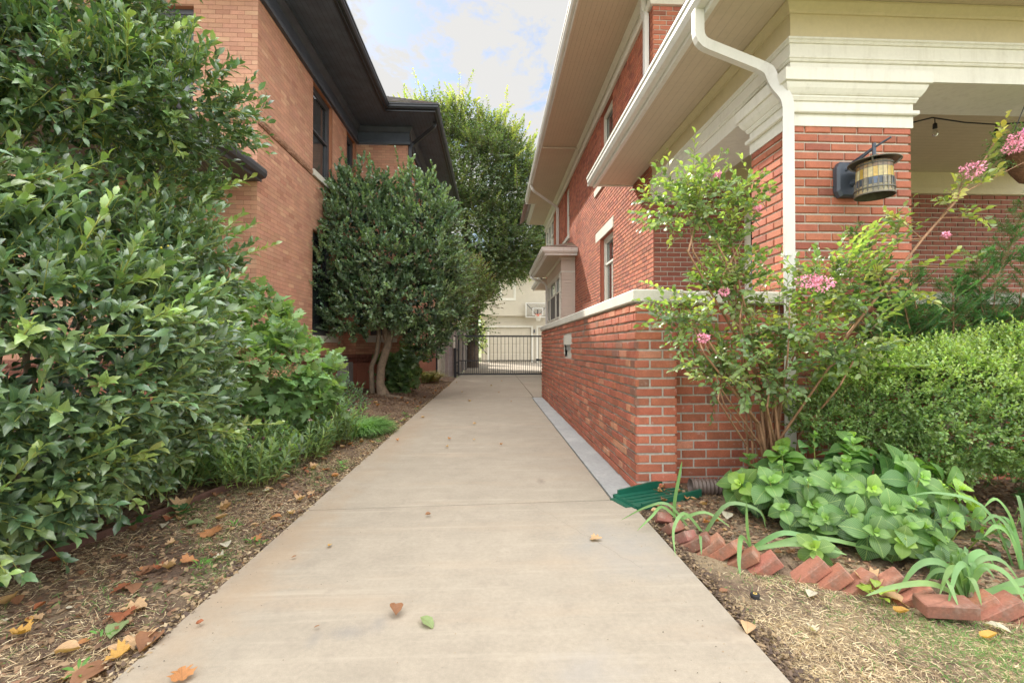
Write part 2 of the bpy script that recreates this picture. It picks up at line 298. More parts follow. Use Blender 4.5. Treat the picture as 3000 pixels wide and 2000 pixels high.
def bricks(mb, F, L, z0, z1, ops=(), hj=None, bl=.2127, bh=.0758, jt=.011, proj=.006, ch=.004, colf=None, mi=1, mode='run', e0=1, e1=1, jit=.001, dback=-.01, simple=False):
    """one mesh of single bricks standing proud of the mortar; ops = openings (s0, s1, z0, z1)"""
    nrow = int(round((z1-z0)/bh)); bh = (z1-z0)/nrow; te = .002
    for r in range(nrow):
        za, zb = z0 + r*bh + jt/2, z0 + (r+1)*bh - jt/2; zc = (za+zb)/2
        s = -(bl/2) if r % 2 else 0.0
        if mode == 'old' and r % 6 == 5: s = -bl/4
        while s < L:
            w = bl
            if mode == 'old' and (r % 6 == 5 or rb.random() < .5): w = bl/2
            if mode == 'head': w = bl/2
            a, b = s + (hj or jt)/2, s + w - (hj or jt)/2; s += w
            if a <= 0 or a < jt*.51: a = -(proj-te)*e0
            if b >= L - jt*.6: b = L + (proj-te)*e1
            if b-a < .02: continue
            segs = [(a, b)]
            for o in ops:
                if o[2] < zc < o[3]:
                    ns = []
                    for x, y in segs:
                        if y <= o[0] or x >= o[1]: ns.append((x, y)); continue
                        if x < o[0]: ns.append((x, o[0]))
                        if y > o[1]: ns.append((o[1], y))
                    segs = ns
            for x, y in segs:
                if y-x < .015: continue
                c = colf(rb); pj = proj + rb.uniform(-jit, jit)
                if simple: mb.fbox(F, x, y, za, zb, dback, pj, mi, c)
                else: mb.bbox(F, x, y, za + rb.uniform(-jit,jit)*.6, zb + rb.uniform(-jit,jit)*.6, dback, pj, ch, mi, c)
def backing(mb, F, L, z0, z1, ops=(), mi=0, depth=.18, d=0, jmi=None, jcol=(1,1,1)):
    """mortar sheet with real holes and the reveals of each opening"""
    ss = sorted({0, L, *[o[0] for o in ops], *[o[1] for o in ops]}); zz = sorted({z0, z1, *[min(max(o[2],z0),z1) for o in ops], *[min(max(o[3],z0),z1) for o in ops]})
    ss = [q for q in ss if 0 <= q <= L]
    for i in range(len(ss)-1):
        for j in range(len(zz)-1):
            cs, cz = (ss[i]+ss[i+1])/2, (zz[j]+zz[j+1])/2
            if any(o[0] < cs < o[1] and o[2] < cz < o[3] for o in ops): continue
            mb.add([F(ss[i],zz[j],d),F(ss[i+1],zz[j],d),F(ss[i+1],zz[j+1],d),F(ss[i],zz[j+1],d)], [(0,1,2,3)], mi)
    for o in ops:
        a, b, c, e = o[:4]; q = mi if jmi is None else jmi
        mb.add([F(a,c,d),F(a,c,-depth),F(a,e,-depth),F(a,e,d)], [(0,1,2,3)], q, jcol)
        mb.add([F(b,c,d),F(b,c,-depth),F(b,e,-depth),F(b,e,d)], [(3,2,1,0)], q, jcol)
        mb.add([F(a,e,d),F(b,e,d),F(b,e,-depth),F(a,e,-depth)], [(0,1,2,3)], q, jcol)
        mb.add([F(a,c,d),F(b,c,d),F(b,c,-depth),F(a,c,-depth)], [(3,2,1,0)], q, jcol)
def strip(mb, pa, pb, z, t=.03, mi=0):
    """horizontal band between two matching paths, with thickness"""
    for i in range(len(pa)-1):
        a, b, c, d = pa[i], pa[i+1], pb[i+1], pb[i]
        if (a == b) and (c[0]==d[0] and c[1]==d[1]): continue
        vs = [(a[0],a[1],z),(b[0],b[1],z),(c[0],c[1],z),(d[0],d[1],z),(a[0],a[1],z+t),(b[0],b[1],z+t),(c[0],c[1],z+t),(d[0],d[1],z+t)]
        mb.add(vs, [(0,1,2,3),(7,6,5,4),(0,4,5,1),(2,6,7,3),(1,5,6,2),(3,7,4,0)], mi)
def window(parent, F, s0, s1, z0, z1, dep=.10, room=.5, fm=None, fw=.06, rail=None, mull=(), glass=None, blind=None, name='window', label=None, blindz=0., sashm=None, screen=False):
    """frame mesh (the part) with sash, glass and blind as sub-parts, set back dep behind the wall face"""
    fm = fm or M['white']; m = MB(); d0, d1 = -dep-.06, -dep+.02
    m.fbox(F, s0, s0+fw, z0, z1, d0, d1); m.fbox(F, s1-fw, s1, z0, z1, d0, d1)
    m.fbox(F, s0+fw, s1-fw, z1-fw, z1, d0, d1); m.fbox(F, s0+fw, s1-fw, z0, z0+fw, d0, d1+.02)
    w = m.build(name, [fm], parent, label=label)
    sm = MB(); a, b, c, e = s0+fw+.002, s1-fw-.002, z0+fw+.002, z1-fw-.002; k = .045; y0, y1 = -dep-.05, -dep-.012
    zr = rail if rail else (c+e)/2
    for (p, q, r0, r1, off) in ((a, b, c, zr+.02, 0.0), (a, b, zr-.02, e, .022)):
        sm.fbox(F, p, p+k, r0, r1, y0+off, y1+off); sm.fbox(F, q-k, q, r0, r1, y0+off, y1+off)
        sm.fbox(F, p+k, q-k, r1-k, r1, y0+off, y1+off); sm.fbox(F, p+k, q-k, r0, r0+k, y0+off, y1+off)
    for x in mull: sm.fbox(F, x-.015, x+.015, c+k, zr-.027, y0+.004, y1-.004)
    sm.build('sash', [sashm or fm], w)
    g = MB(); g.add([F(a,c,-dep-.035),F(b,c,-dep-.035),F(b,e,-dep-.035),F(a,e,-dep-.035)], [(0,1,2,3)]); g.build('glass', [glass or M['glass']], w)
    bk = MB(); bk.add([F(s0,z0,-dep-room),F(s1,z0,-dep-room),F(s1,z1,-dep-room),F(s0,z1,-dep-room)], [(0,1,2,3)]);
    
    if room > .3: bk.fbox(F, s0-.3, s0-.002, z0-.2, z1+.2, -dep-.55, -dep-.07); bk.fbox(F, s1+.002, s1+.3, z0-.2, z1+.2, -dep-.55, -dep-.07)
    bk.build('dark_room', [M['rubber']], w)
    if blind:
        b_ = MB(); n = 30; zb = z0 + (z1-z0)*blindz; vs = []; 
        for i in range(n+1):
            x = a + (b-a)*i/n; dd = -dep-.09 + .012*math.sin(i*1.9); vs += [F(x,zb,dd), F(x,e,dd)]
        b_.add(vs, [(2*i,2*i+2,2*i+3,2*i+1) for i in range(n)]); b_.build('curtain', [blind], w, smooth=True)
    if screen:
        sc = MB(); sc.add([F(a+.02,c+.02,-dep-.008),F(b-.02,c+.02,-dep-.008),F(b-.02,zr,-dep-.008),F(a+.02,zr,-dep-.008)], [(0,1,2,3)]); sc.build('insect_screen', [M['screen']], w)
    return w
# ------------------------------------------------------------------ ground
def rel(x, y, seed=0):
    return math.sin(x*3.1+seed)*math.cos(y*2.7+seed*1.3)*.5 + math.sin(x*7.7+y*5.1+seed)*.3 + math.sin(x*17+seed)*math.sin(y*15)*.2
def grid(name, mat_, x0f, x1f, y0, y1, nx, ny, zf, kind='structure'):
    mb = MB(); vs = []
    for j in range(ny+1):
        y = y0 + (y1-y0)*(j/ny)**1.6 if y1-y0 > 8 else y0 + (y1-y0)*j/ny
        a, b = x0f(y), x1f(y)
        for i in range(nx+1):
            x = a + (b-a)*i/nx; vs.append((x, y, zf(x, y)))
    mb.add(vs, [(j*(nx+1)+i, j*(nx+1)+i+1, (j+1)*(nx+1)+i+1, (j+1)*(nx+1)+i) for j in range(ny) for i in range(nx)])
    return tag(mb.build(name, [mat_], smooth=True), kind=kind)
g = MB(); g.add([(-400,-100,-.16),(400,-100,-.16),(400,600,-.16),(-400,600,-.16)], [(0,1,2,3)]); tag(g.build('ground', [M['farground']]), kind='structure')
def zl(x, y):   # left bed rises gently to the house
    t = min(1, max(0, (-1.34-x)/1.2)); return -.035 + .06*t + (.008+.014*t)*rel(x, y, 1) + .07*min(1, max(0, (y-6)/6))*t
grid('garden_bed_left', M['soil'], lambda y: -9, lambda y: -1.305, .8, 17.6, 90, 170, zl)
def edge_x(y):  # curve of the brick edging
    pts = [(3.6,1.16),(3.02,1.10),(2.74,1.12),(2.6,1.24),(2.45,1.36),(2.28,1.62),(2.17,1.78),(2.12,1.95),(1.98,2.15),(1.92,2.4),(1.75,3.6),(1.0,6.0)]
    for (a, b), (c, d) in zip(pts, pts[1:]):
        if c <= y <= a: return b + (d-b)*(a-y)/(a-c)
    return 9 if y < 1.0 else 1.16
def zr(x, y):
    ex = edge_x(y); t = min(1, max(0, (x-ex)/.12))
    return -.035 + .05*t + .012*rel(x, y, 2)
grid('lawn_right', M['lawn'], lambda y: 1.03, lambda y: 10, .5, 3.72, 130, 90, zr)
def zs(x, y): return -.03
# driveway: slabs with open joints
dj = [-.6, 3.35, 6.75, 10.35, 13.9, 17.45, 21.1, 24.8, 28.6, 32.6]
mb = MB()
def slab(x0, x1, ya0, ya1, yb0, yb1, top=0.0, mi=0):
    c = .003; g_ = .006
    lo = [(x0+g_,ya0+g_),(x1-g_,ya1+g_),(x1-g_,yb1-g_),(x0+g_,yb0-g_)]; cx = sum(p[0] for p in lo)/4; cy = sum(p[1] for p in lo)/4
    hi = [(p[0]+(c if p[0]<cx else -c), p[1]+(c if p[1]<cy else -c)) for p in lo]
    vs = [(p[0],p[1],-.14) for p in lo]+[(p[0],p[1],top-c) for p in lo]+[(p[0],p[1],top) for p in hi]
    fs = [(0,1,5,4),(1,2,6,5),(2,3,7,6),(3,0,4,7),(4,5,9,8),(5,6,10,9),(6,7,11,10),(7,4,8,11),(8,9,10,11)]
    mb.add(vs, fs, mi)
for i in range(len(dj)-1):
    a, b = dj[i], dj[i+1]; sk = .06
    if i == 0: slab(-1.312, 1.035, a, a, b-sk, b+sk)
    elif b < 10.5: slab(-1.312, .905, a-sk, a+sk, b-sk, b+sk)
    else: slab(-1.30, .95, a-(sk if i == 3 else 0), a+(sk if i == 3 else 0), b, b); slab(.95, 4.6 if b > 18 else 2.5, a+.05, a+.05, b, b)
mb.box(-1.30, 1.0, -.6, 32.6, -.15, -.022, 1)
def crack(pts):
    for a, b in zip(pts, pts[1:]):
        w = .0005; dx, dy = b[0]-a[0], b[1]-a[1]; l = math.hypot(dx, dy); nx, ny = -dy/l*w, dx/l*w
        mb.add([(a[0]-nx,a[1]-ny,.0015),(b[0]-nx,b[1]-ny,.0015),(b[0]+nx,b[1]+ny,.0015),(a[0]+nx,a[1]+ny,.0015)], [(0,1,2,3)], 1)
_c = random.Random(3)
for (x0_, y0_, x1_, y1_, n_) in ((.28,3.36,.78,2.35,22),(-1.29,5.2,-.55,4.7,18),(.9,8.3,.1,8.8,16)):
    crack([(x0_+(x1_-x0_)*i/n_+_c.uniform(-.012,.012), y0_+(y1_-y0_)*i/n_+_c.uniform(-.012,.012)) for i in range(n_+1)])
tag(mb.build('driveway', [M['concrete'], M['joint']]), kind='structure')
mb = MB(); slab(.912, 1.19, 3.43, 3.43, 10.35, 10.35, -.004); tag(mb.build('concrete_strip', [M['graystrip']]), kind='structure')
mb = MB(); mb.box(-14, 14, 32.61, 33.2, -.14, -.004); mb.box(4.61, 14, 18, 32.6, -.14, -.01); tag(mb.build('rear_pavement', [M['concrete']]), kind='structure')

# ------------------------------------------------------------------ red brick house (right)
house = empty('brick_house', (2.55, 7.05, 0), 'two-storey red brick house with cream eaves and a brick-pillared front porch', 'house')
cR = lambda q: pal((.42, .140, .078), .17, q) if q.random() > .22 else pal((.31, .098, .060), .16, q)
def cOld(q):
    r = q.random()
    if r < .045: return pal((.25, .11, .075), .15, q)
    if r < .10: return pal((.50, .22, .13), .12, q)
    return pal((.385, .122, .069), .16, q)
HX, HY = 2.55, 7.05
# side wall of the main block: s runs from far (21.4) to the corner so that the normal is -X
Fs = Fr((HX, 21.4), (0, -1), (-1, 0)); Ls = 21.4-HY
sy = lambda y: 21.4 - y
opsS = [(sy(10.56), sy(9.42), 2.05, 3.66), (sy(10.55), sy(9.44), 4.95, 6.55), (sy(15.78), sy(14.84), 4.84, 6.55), (sy(21.38), sy(18.6), 5.15, 6.55)]
mb = MB(); backing(mb, Fs, Ls, 0, 6.55, opsS, jmi=1, jcol=(.36,.11,.065))
bricks(mb, Fs, Ls, 1.2, 6.55, [*opsS, (sy(11.05)-.0, sy(9.38), 3.66, 3.88), (sy(11.05), sy(9.3), 4.80, 4.96), (sy(16.05), sy(14.75), 4.70, 4.85), (sy(17.5), sy(13.78), 1.0, 3.6)], colf=cR, e0=0, proj=.011, jt=.014, ch=.005)
mb.build('side_wall', [M['mortarR'], M['brickR']], house)
# front wall of the main block
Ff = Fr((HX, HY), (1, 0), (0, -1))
opsF = [(1.46, 2.55, .2, 3.35)]
mb = MB(); backing(mb, Ff, 6.5, 0, 6.55, opsF, jmi=1, jcol=(.36,.11,.065)); bricks(mb, Ff, 6.5, 1.2, 3.62, opsF, colf=lambda q: pal((.27, .085, .055), .15, q), proj=.011, jt=.014, ch=.005)  # porch bricks coloured darker, the porch shade painted in
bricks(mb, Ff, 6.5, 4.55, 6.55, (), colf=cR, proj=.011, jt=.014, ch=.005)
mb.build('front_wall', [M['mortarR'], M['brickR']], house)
# stone lintel and sills
for (a, b, c, d) in ((10.99, 9.40, 3.665, 3.88), (11.05, 9.36, 4.80, 4.945), (16.05, 14.75, 4.70, 4.835)):
    m = MB(); m.fbox(Fs, sy(a), sy(b), c, d, -.12, .045 if c != 3.665 else .022); m.build('lintel' if c == 3.665 else 'sill', [M['limestone']], house)
window(house, Fs, sy(10.555), sy(9.425), 2.052, 3.658, rail=3.05, mull=(sy(9.99),), fw=.07)
window(house, Fs, sy(10.545), sy(9.445), 4.952, 6.55, blind=M['blind'], fw=.07)
window(house, Fs, sy(15.775), sy(14.845), 4.845, 6.55, blind=M['blind'], fw=.07)
for a, b in ((21.37, 20.45), (20.45, 19.53), (19.53, 18.61)): window(house, Fs, sy(a)+.002, sy(b)-.002, 5.152, 6.55, dep=.02, fw=.07, rail=5.85)
# tall trim and door at the back of the porch
window(house, Ff, 1.462, 2.548, .202, 3.348, fw=.11, rail=2.2, glass=M['glassd'], name='porch_window')
m = MB(); m.fbox(Ff, .9+.0, 6.5, 3.62, 4.10, .0, .03); m.fbox(Ff, .03, 6.5, 3.62, 3.72, .031, .055); m.build('porch_frieze', [M['cream']], house)
# main cornice, soffit, gutter
wp = [(HX, 21.4), (HX, HY), (9, HY)]
m = MB(); m.sweep(wp, [(0,6.55),(.03,6.55),(.03,6.9),(0,6.9)]); m.sweep(wp, [(.031,6.545),(.055,6.545),(.075,6.60),(.075,6.64),(.031,6.64)])
m.sweep(wp, [(.031,6.80),(.05,6.80),(.12,6.88),(.12,6.898),(.031,6.898)]); m.build('frieze', [M['white']], house)
m = MB(); ep = [(1.75,21.4),(1.75,18.2),(1.44,18.2),(1.44,5.95),(9,5.95)]
strip(m, [(HX,21.4),(HX,18.2),(HX,18.2),(HX,HY),(9,HY)], ep, 6.9, .05); m.build('soffit', [M['soffX']], house)
m = MB()
GP = [(0,-.05),(.022,-.05),(.022,.0),(.075,.0),(.11,.045),(.11,.085),(.125,.095),(.125,.12),(0,.12)]
m.sweep([(1.75,21.5),(1.75,18.25)], [(o,z+6.93) for o,z in GP]); m.sweep([(1.44,18.2),(1.44,5.95),(9,5.95)], [(o,z+6.93) for o,z in GP])
m.box(1.36, 1.80, 18.2, 18.24, 6.885, 7.04)
m.build('gutter', [M['gutterw']], house)
m = MB()   # hip roof, shingled courses
def roof_slab(m, quads, colf, mi=0):
    for a, b, c, d, n in quads:
        a, b, c, d = map(Vector, (a, b, c, d)); nn = (b-a).cross(d-a).normalized()
        if nn.z < 0: nn = -nn
        for i in range(n):
            t0, t1 = i/n, (i+1)/n
            p, q, r_, s_ = a.lerp(d,t0), b.lerp(c,t0), b.lerp(c,t1), a.lerp(d,t1)
            k = max(1, int((q-p).length/.30)) if (q-p).length < 14 and n < 40 else max(1, int((q-p).length/1.5))
            for j in range(k):
                u0, u1 = j/k, (j+1)/k; lift = nn*(.012+rb.uniform(0,.008)); cc = colf(rb)
                A, B, C_, D_ = p.lerp(q,u0), p.lerp(q,u1), s_.lerp(r_,u1), s_.lerp(r_,u0)
                m.add([tuple(A+lift),tuple(B+lift),tuple(C_),tuple(D_),tuple(A-nn*.02),tuple(B-nn*.02)], [(0,1,2,3),(0,4,5,1)], mi, cc)
cSh = lambda q: pal((.17,.16,.15), .3, q); cShT = lambda q: pal((.26,.20,.16), .3, q)
roof_slab(m, [((1.34,22,7.04),(1.34,5.85,7.04),(5.4,9.9,9.3),(5.4,18,9.3),22), ((1.34,5.85,7.04),(9.4,5.85,7.04),(5.6,9.9,9.3),(5.4,9.9,9.3),20)], cShT)
m.build('roof', [M['shingle']], house)
m = MB()   # dormer on the driveway side of the roof
m.box(2.45, 4.6, 10.6, 13.3, 7.75, 9.75, 1); m.box(2.40, 2.449, 10.9, 13.0, 8.0, 9.5, 1)
m.hexa([(1.98,10.25,9.76),(1.98,13.62,9.76),(4.8,13.62,9.76),(4.8,10.25,9.76),(1.98,10.25,9.90),(1.98,13.62,9.90),(4.8,13.62,9.90),(4.8,10.25,9.90)], 1)
m.add([(1.95,10.2,9.901),(1.95,13.65,9.901),(4.8,13.65,9.901),(4.8,10.2,9.901),(3.2,11.9,10.7),(4.8,11.9,10.7)], [(0,1,4),(0,4,5,3),(1,2,5,4)], 0, (.1,.1,.1))
m.build('dormer', [M['shingle'], M['siding']], house)
# upper downspouts and conduit
def spout(pts, parent, mt, w=.05, h=.035, r=None, straps=()):
    m = MB(); P_ = [Vector(p) for p in pts]; Q = [P_[0]]
    for i in range(1, len(P_)-1):
        a = (P_[i-1]-P_[i]); b = (P_[i+1]-P_[i]); k = min(.09, a.length*.4, b.length*.4)
        a.normalize(); b.normalize()
        for t in (0, .25, .5, .75, 1): Q.append((P_[i]+a*k*(1-t))*(1-t) + (P_[i]+b*k*t)*t if False else (P_[i]+a*k)*(1-t)**2 + P_[i]*2*t*(1-t) + (P_[i]+b*k)*t*t)
    Q.append(P_[-1]); k = 4 if r is None else 8
    m.tube(Q, 1 if r is None else r, k=k, flat=(w, h) if r is None else None)
    for q in straps: m.box(q[0]-w-.006, q[0]+w+.006, q[1]-h-.006, q[1]+h+.006, q[2], q[2]+.03)
    return m.build('downspout', [mt], parent)
spout([(2.47,7.30,6.95),(2.47,7.30,6.6),(2.485,7.2,6.5),(2.485,7.2,4.3)], house, M['gutterw'], .035, .045)
spout([(1.40,16.2,6.95),(1.45,16.2,6.75),(2.46,16.9,6.35),(2.46,16.9,4.3)], house, M['gutterw'], .035, .04)
m = MB(); m.tube([(1.45,12.95,6.86),(2.50,12.95,6.86)], .022); m.tube([(2.50,12.95,6.86),(2.50,12.95,6.60)], .014); m.build('conduit', [M['siding']], house)

# ---- terrace wall along the driveway with its corner pier, and the porch parapet
TX, PY = 1.166, 3.616
Fw = Fr((TX, 10.5), (0, -1), (-1, 0)); Lw = 10.5-PY
vent = (10.5-7.18, 10.5-6.60, 1.0, 1.18)
vst = (10.5-7.22, 10.5-6.54, 1.18, 1.33)
mb = MB(); backing(mb, Fw, Lw, -.1, 1.51, [vent], depth=.2)
bricks(mb, Fw, Lw, -.01, 1.505, [vent, vst], bl=.225, bh=.0758, jt=.019, hj=.007, proj=.017, ch=.004, colf=cOld, mode='old', jit=.004)
Fp = Fr((TX, PY), (1, 0), (0, -1)); backing(mb, Fp, .31, -.1, 1.51); bricks(mb, Fp, .31, -.01, 1.505, bl=.207, bh=.0758, jt=.018, proj=.014, ch=.004, colf=cOld, jit=.003)
Fp2 = Fr((TX+.31, PY), (0, 1), (1, 0)); backing(mb, Fp2, .14, -.1, 1.51)
bricks(mb, Fp2, .14, -.01, 1.505, bl=.207, bh=.0758, jt=.016, proj=.010, ch=.004, colf=cOld, e0=0, e1=0)
Fq = Fr((TX+.31, 3.755), (1, 0), (0, -1)); backing(mb, Fq, 1.04, -.1, 1.51); bricks(mb, Fq, 1.04, -.01, 1.505, bl=.213, bh=.0758, jt=.014, proj=.010, ch=.004, colf=cOld, e0=0, e1=0, jit=.002)
mb.build('terrace_wall', [M['mortarW'], M['brickO']], house)
m = MB(); m.box(TX+.012, 2.5, 3.95, 10.4, 1.1, 1.2); m.build('terrace_floor', [M['graystrip']], house)
m = MB(); m.fbox(Fw, vst[0], vst[1], vst[2], vst[3], -.05, .022); m.fbox(Fw, vent[0]-.04, vent[0], vent[2], vent[3], -.1, .016); m.fbox(Fw, vent[1], vent[1]+.05, vent[2], vent[3], -.1, .016)
m.fbox(Fw, vent[0], vent[1], vent[2], vent[3], -.045, -.03, 0); m.build('vent_surround', [M['limestone'], M['greybox']], house)
m = MB()
cp = [(0,1.51),(.035,1.51),(.042,1.52),(.042,1.60),(.03,1.612),(-.26,1.612),(-.26,1.51)]
m.sweep([(TX,10.52),(TX,PY),(TX+.33,PY),(TX+.33,3.73),(2.505,3.73)], cp)
m.build('terrace_coping', [M['limestone']], house)
# parapet right of the pillar
Fr2 = Fr((3.54, 3.78), (1, 0), (0, -1))
mb = MB(); backing(mb, Fr2, 5.5, -.1, 1.51); bricks(mb, Fr2, 5.5, -.01, 1.505, colf=cR, bl=.2127, proj=.008, jt=.012, e0=0)
mb.box(3.54, 9.0, 3.80, 4.0, -.1, 1.51, 0)
mb.build('porch_parapet', [M['mortarR'], M['brickR']], house)
m = MB(); m.box(3.542, 9, 3.72, 4.06, 1.515, 1.61); m.build('parapet_coping', [M['limestone']], house)
# pillar
PX0, PX1, PY0, PY1 = 2.51, 3.54, 3.70, 4.25
mb = MB()
for F_, L_, off in ((Fr((PX0,PY0),(1,0),(0,-1)), PX1-PX0, 0), (Fr((PX0,PY1),(0,-1),(-1,0)), PY1-PY0, 0), (Fr((PX1,PY0),(0,1),(1,0)), PY1-PY0, 0), (Fr((PX1,PY1),(-1,0),(0,1)), PX1-PX0, 0)):
    backing(mb, F_, L_, -.1, 3.02); bricks(mb, F_, L_, -.01, 3.02, bl=.2289 if L_ > .6 else .22, bh=.0758, jt=.017, hj=.011, proj=.013, ch=.005, colf=cR, jit=.002)
mb.build('pillar', [M['mortarR'], M['brickR']], house)
pp = [(PX0,PY1),(PX0,PY0),(PX1,PY0),(PX1,PY1)]
m = MB()
m.sweep(pp, [(0,3.0),(.022,3.0),(.022,3.235),(0,3.235)], closed=True)
m.sweep(pp, [(.0221,3.10),(.045,3.10),(.052,3.108),(.052,3.135),(.0221,3.14)], closed=True)
m.sweep(pp, [(.0221,3.205),(.035,3.207),(.043,3.225),(.048,3.232),(.048,3.245),(.056,3.248),(.066,3.262),(.082,3.29),(.092,3.318),(.095,3.333),(.0,3.333),(.0,3.236)], closed=True)
m.sweep(pp, [(0,3.334),(.108,3.334),(.113,3.338),(.113,3.436),(.108,3.440),(0,3.440)], closed=True)
m.build('capital', [M['white']], house)
# entablature over the pillars
ent = [(2.53, HY-.02), (2.53, PY0+.02), (9, PY0+.02)]
m = MB(); m.sweep(ent, [(0,3.41),(.02,3.41),(.02,3.55),(.03,3.552),(.03,3.60),(.028,3.72),(0,3.72),(-.50,3.72),(-.50,3.41)])
m.sweep(ent, [(.0201,3.548),(.034,3.55),(.040,3.56),(.036,3.568),(.046,3.575),(.046,3.590),(.0301,3.594)])
m.sweep(ent, [(.0291,3.70),(.040,3.702),(.048,3.715),(.042,3.722),(.054,3.73),(.054,3.745),(.0,3.748),(0,3.722)])
m.build('entablature', [M['white']], house)
m = MB(); m.sweep(ent, [(.0,3.749),(.012,3.749),(.012,4.05),(-.3,4.05),(-.3,3.749)]); m.build('frieze_board', [M['cream']], house)
m = MB(); m.sweep(ent, [(.0121,3.962),(.026,3.964),(.032,3.985),(.042,3.995),(.062,4.02),(.072,4.03),(.072,4.048),(.0121,4.048)]); m.build('crown_moulding', [M['cream']], house)
inn = [(2.535, 8.05), (2.54, PY0+.02), (9, PY0+.02)]; eav = [(1.83, 8.05), (1.83, 3.02), (9, 3.02)]
m = MB(); strip(m, inn, eav, 4.051, .04); m.build('porch_soffit', [M['soffX']], house)
m = MB(); m.sweep(eav, [(-.035,3.99),(.0,3.985),(.02,3.985),(.02,4.03),(.095,4.03),(.125,4.075),(.125,4.125),(.14,4.135),(.14,4.165),(0,4.165),(-.035,4.05)]); m.box(1.72, 2.53, 8.052, 8.09, 4.03, 4.16)
m.build('porch_gutter', [M['gutterw']], house)
m = MB(); roof_slab(m, [((1.70,8.1,4.17),(1.70,2.88,4.17),(2.55,3.75,4.52),(2.55,8.1,4.52),6), ((1.70,2.88,4.17),(9,2.88,4.17),(9,7.0,5.1),(2.55,7.0,5.0),14)], cShT)
m.build('porch_roof', [M['shingle']], house)
m = MB(); m.box(2.9, 9, 4.0, 7.04, 3.97, 4.0); m.build('porch_ceiling', [M['soffY']], house)
m = MB(); m.box(3.03, 9, 4.222, 4.24, 3.42, 3.97); m.build('beam_face', [M['cream']], house)
m = MB(); m.box(1.3, 9, 3.98, 7.04, .9, .95); m.build('porch_floor', [M['graystrip']], house)
# downspout at the porch corner
spout([(1.765,3.80,4.03),(1.765,3.80,3.76),(2.34,3.86,3.60),(2.395,3.80,3.52),(2.39,3.72,3.36),(2.46,3.655,3.20),(2.46,3.655,.12),(2.42,3.50,.06)], house, M['gutterw'], .041, .034, straps=[(2.46,3.655,1.9)])
# ---- bay window
by0, by1, bx = 13.8, 17.3, 2.13
m = MB()
def lap(m, F, L, z0, z1, h=.1, ops=(), mi=0, t=.018):
    n = int(round((z1-z0)/h)); h = (z1-z0)/n
    for i in range(n):
        a, b = z0+i*h, z0+(i+1)*h; segs = [(0, L)]
        for o in ops:
            if o[2] < (a+b)/2 < o[3]:
                ns = []
                for x, y in segs:
                    if y <= o[0] or x >= o[1]: ns.append((x,y)); continue
                    if x < o[0]: ns.append((x,o[0]))
                    if y > o[1]: ns.append((o[1],y))
                segs = ns
        for x, y in segs: m.add([F(x,a,t),F(y,a,t),F(y,b,.003),F(x,b,.003),F(x,a,-.02),F(y,a,-.02),F(y,b,-.02),F(x,b,-.02)], [(0,1,2,3),(4,5,1,0),(5,6,2,1),(7,4,0,3),(3,2,6,7)], mi)
Fb = Fr((bx, by0), (1, 0), (0, -1)); Fbs = Fr((bx, by1), (0, -1), (-1, 0))
lap(m, Fb, HX-bx, 1.9, 3.30); m.fbox(Fb, 0, HX-bx, 3.30, 3.9, -.02, .02)
ow = [(.35, by1-by0-.14, 2.02, 3.42)]
lap(m, Fbs, by1-by0, 1.6, 2.02); lap(m, Fbs, by1-by0, 2.02, 3.42, ops=ow); m.fbox(Fbs, 0, by1-by0, 3.42, 3.9, -.02, .02)
m.box(bx+.05, HX, by0+.03, by1, 1.0, 2.0)
m.build('bay_siding', [M['sidingT']], house)
m = MB(); m.sweep([(bx,by1),(bx,by0),(HX,by0)], [(.021,3.42),(.035,3.42),(.035,3.46),(.021,3.46)]); m.sweep([(bx,by1),(bx,by0),(HX,by0)], [(.021,3.80),(.06,3.86),(.06,3.88),(.021,3.88)])
m.fbox(Fbs, .3, by1-by0-.1, 1.93, 2.018, -.02, .06)
m.build('bay_trim', [M['white']], house)
bw = by1-by0-.14
window(house, Fbs, .352, 1.00, 2.022, 3.418, dep=-.03, fw=.06, rail=2.86, room=.12, screen=True, name='bay_window')
window(house, Fbs, 1.002, 2.45, 2.022, 3.418, dep=-.03, fw=.06, rail=2.86, room=.12, screen=True, name='bay_window', blind=M['blind'], blindz=.5)
window(house, Fbs, 2.452, bw-.002, 2.022, 3.418, dep=-.03, fw=.06, rail=2.86, room=.12, screen=True, name='bay_window')
be = [(1.56,17.95),(1.56,13.36),(HX-.02,13.36)]
m = MB(); strip(m, [(bx+.0,17.3),(bx,by0),(HX-.02,by0)], [(1.66,17.3),(1.66,13.42),(HX-.02,13.42)], 3.88, .03); strip(m, [(HX,17.9),(HX,17.302)], [(1.66,17.9),(1.66,17.302)], 3.88, .03)
strip(m, [(HX+.1,21.6),(HX+.1,18.0)], [(1.95,21.6),(1.95,18.0)], 3.83, .03)
m.build('bay_soffit', [M['soffX']], house)
m = MB(); m.sweep(be, [(-.09,3.86),(.0,3.86),(.0,3.93),(.05,3.93),(.08,3.98),(.08,4.03),(.095,4.04),(.095,4.07),(-.09,4.07)])
m.sweep([(1.95,21.6),(1.95,18.0)], [(-.06,3.80),(.0,3.80),(.0,3.86),(.08,3.9),(.09,3.98),(-.06,3.98)])
m.build('bay_gutter', [M['gutterw']], house)
m = MB(); roof_slab(m, [((1.47,18.0,4.075),(1.47,13.27,4.075),(HX-.03,14.2,4.42),(HX-.03,18.0,4.42),8), ((1.47,13.27,4.075),(HX-.03,13.27,4.075),(HX-.03,14.2,4.42),(HX-.035,14.2,4.42),7)], cShT); m.build('bay_roof', [M['shingle']], house)
spout([(1.5,17.75,3.93),(1.52,17.75,3.84),(2.02,17.2,3.55),(2.07,17.2,3.40),(2.07,17.2,1.2)], house, M['gutterw'], .03, .035)
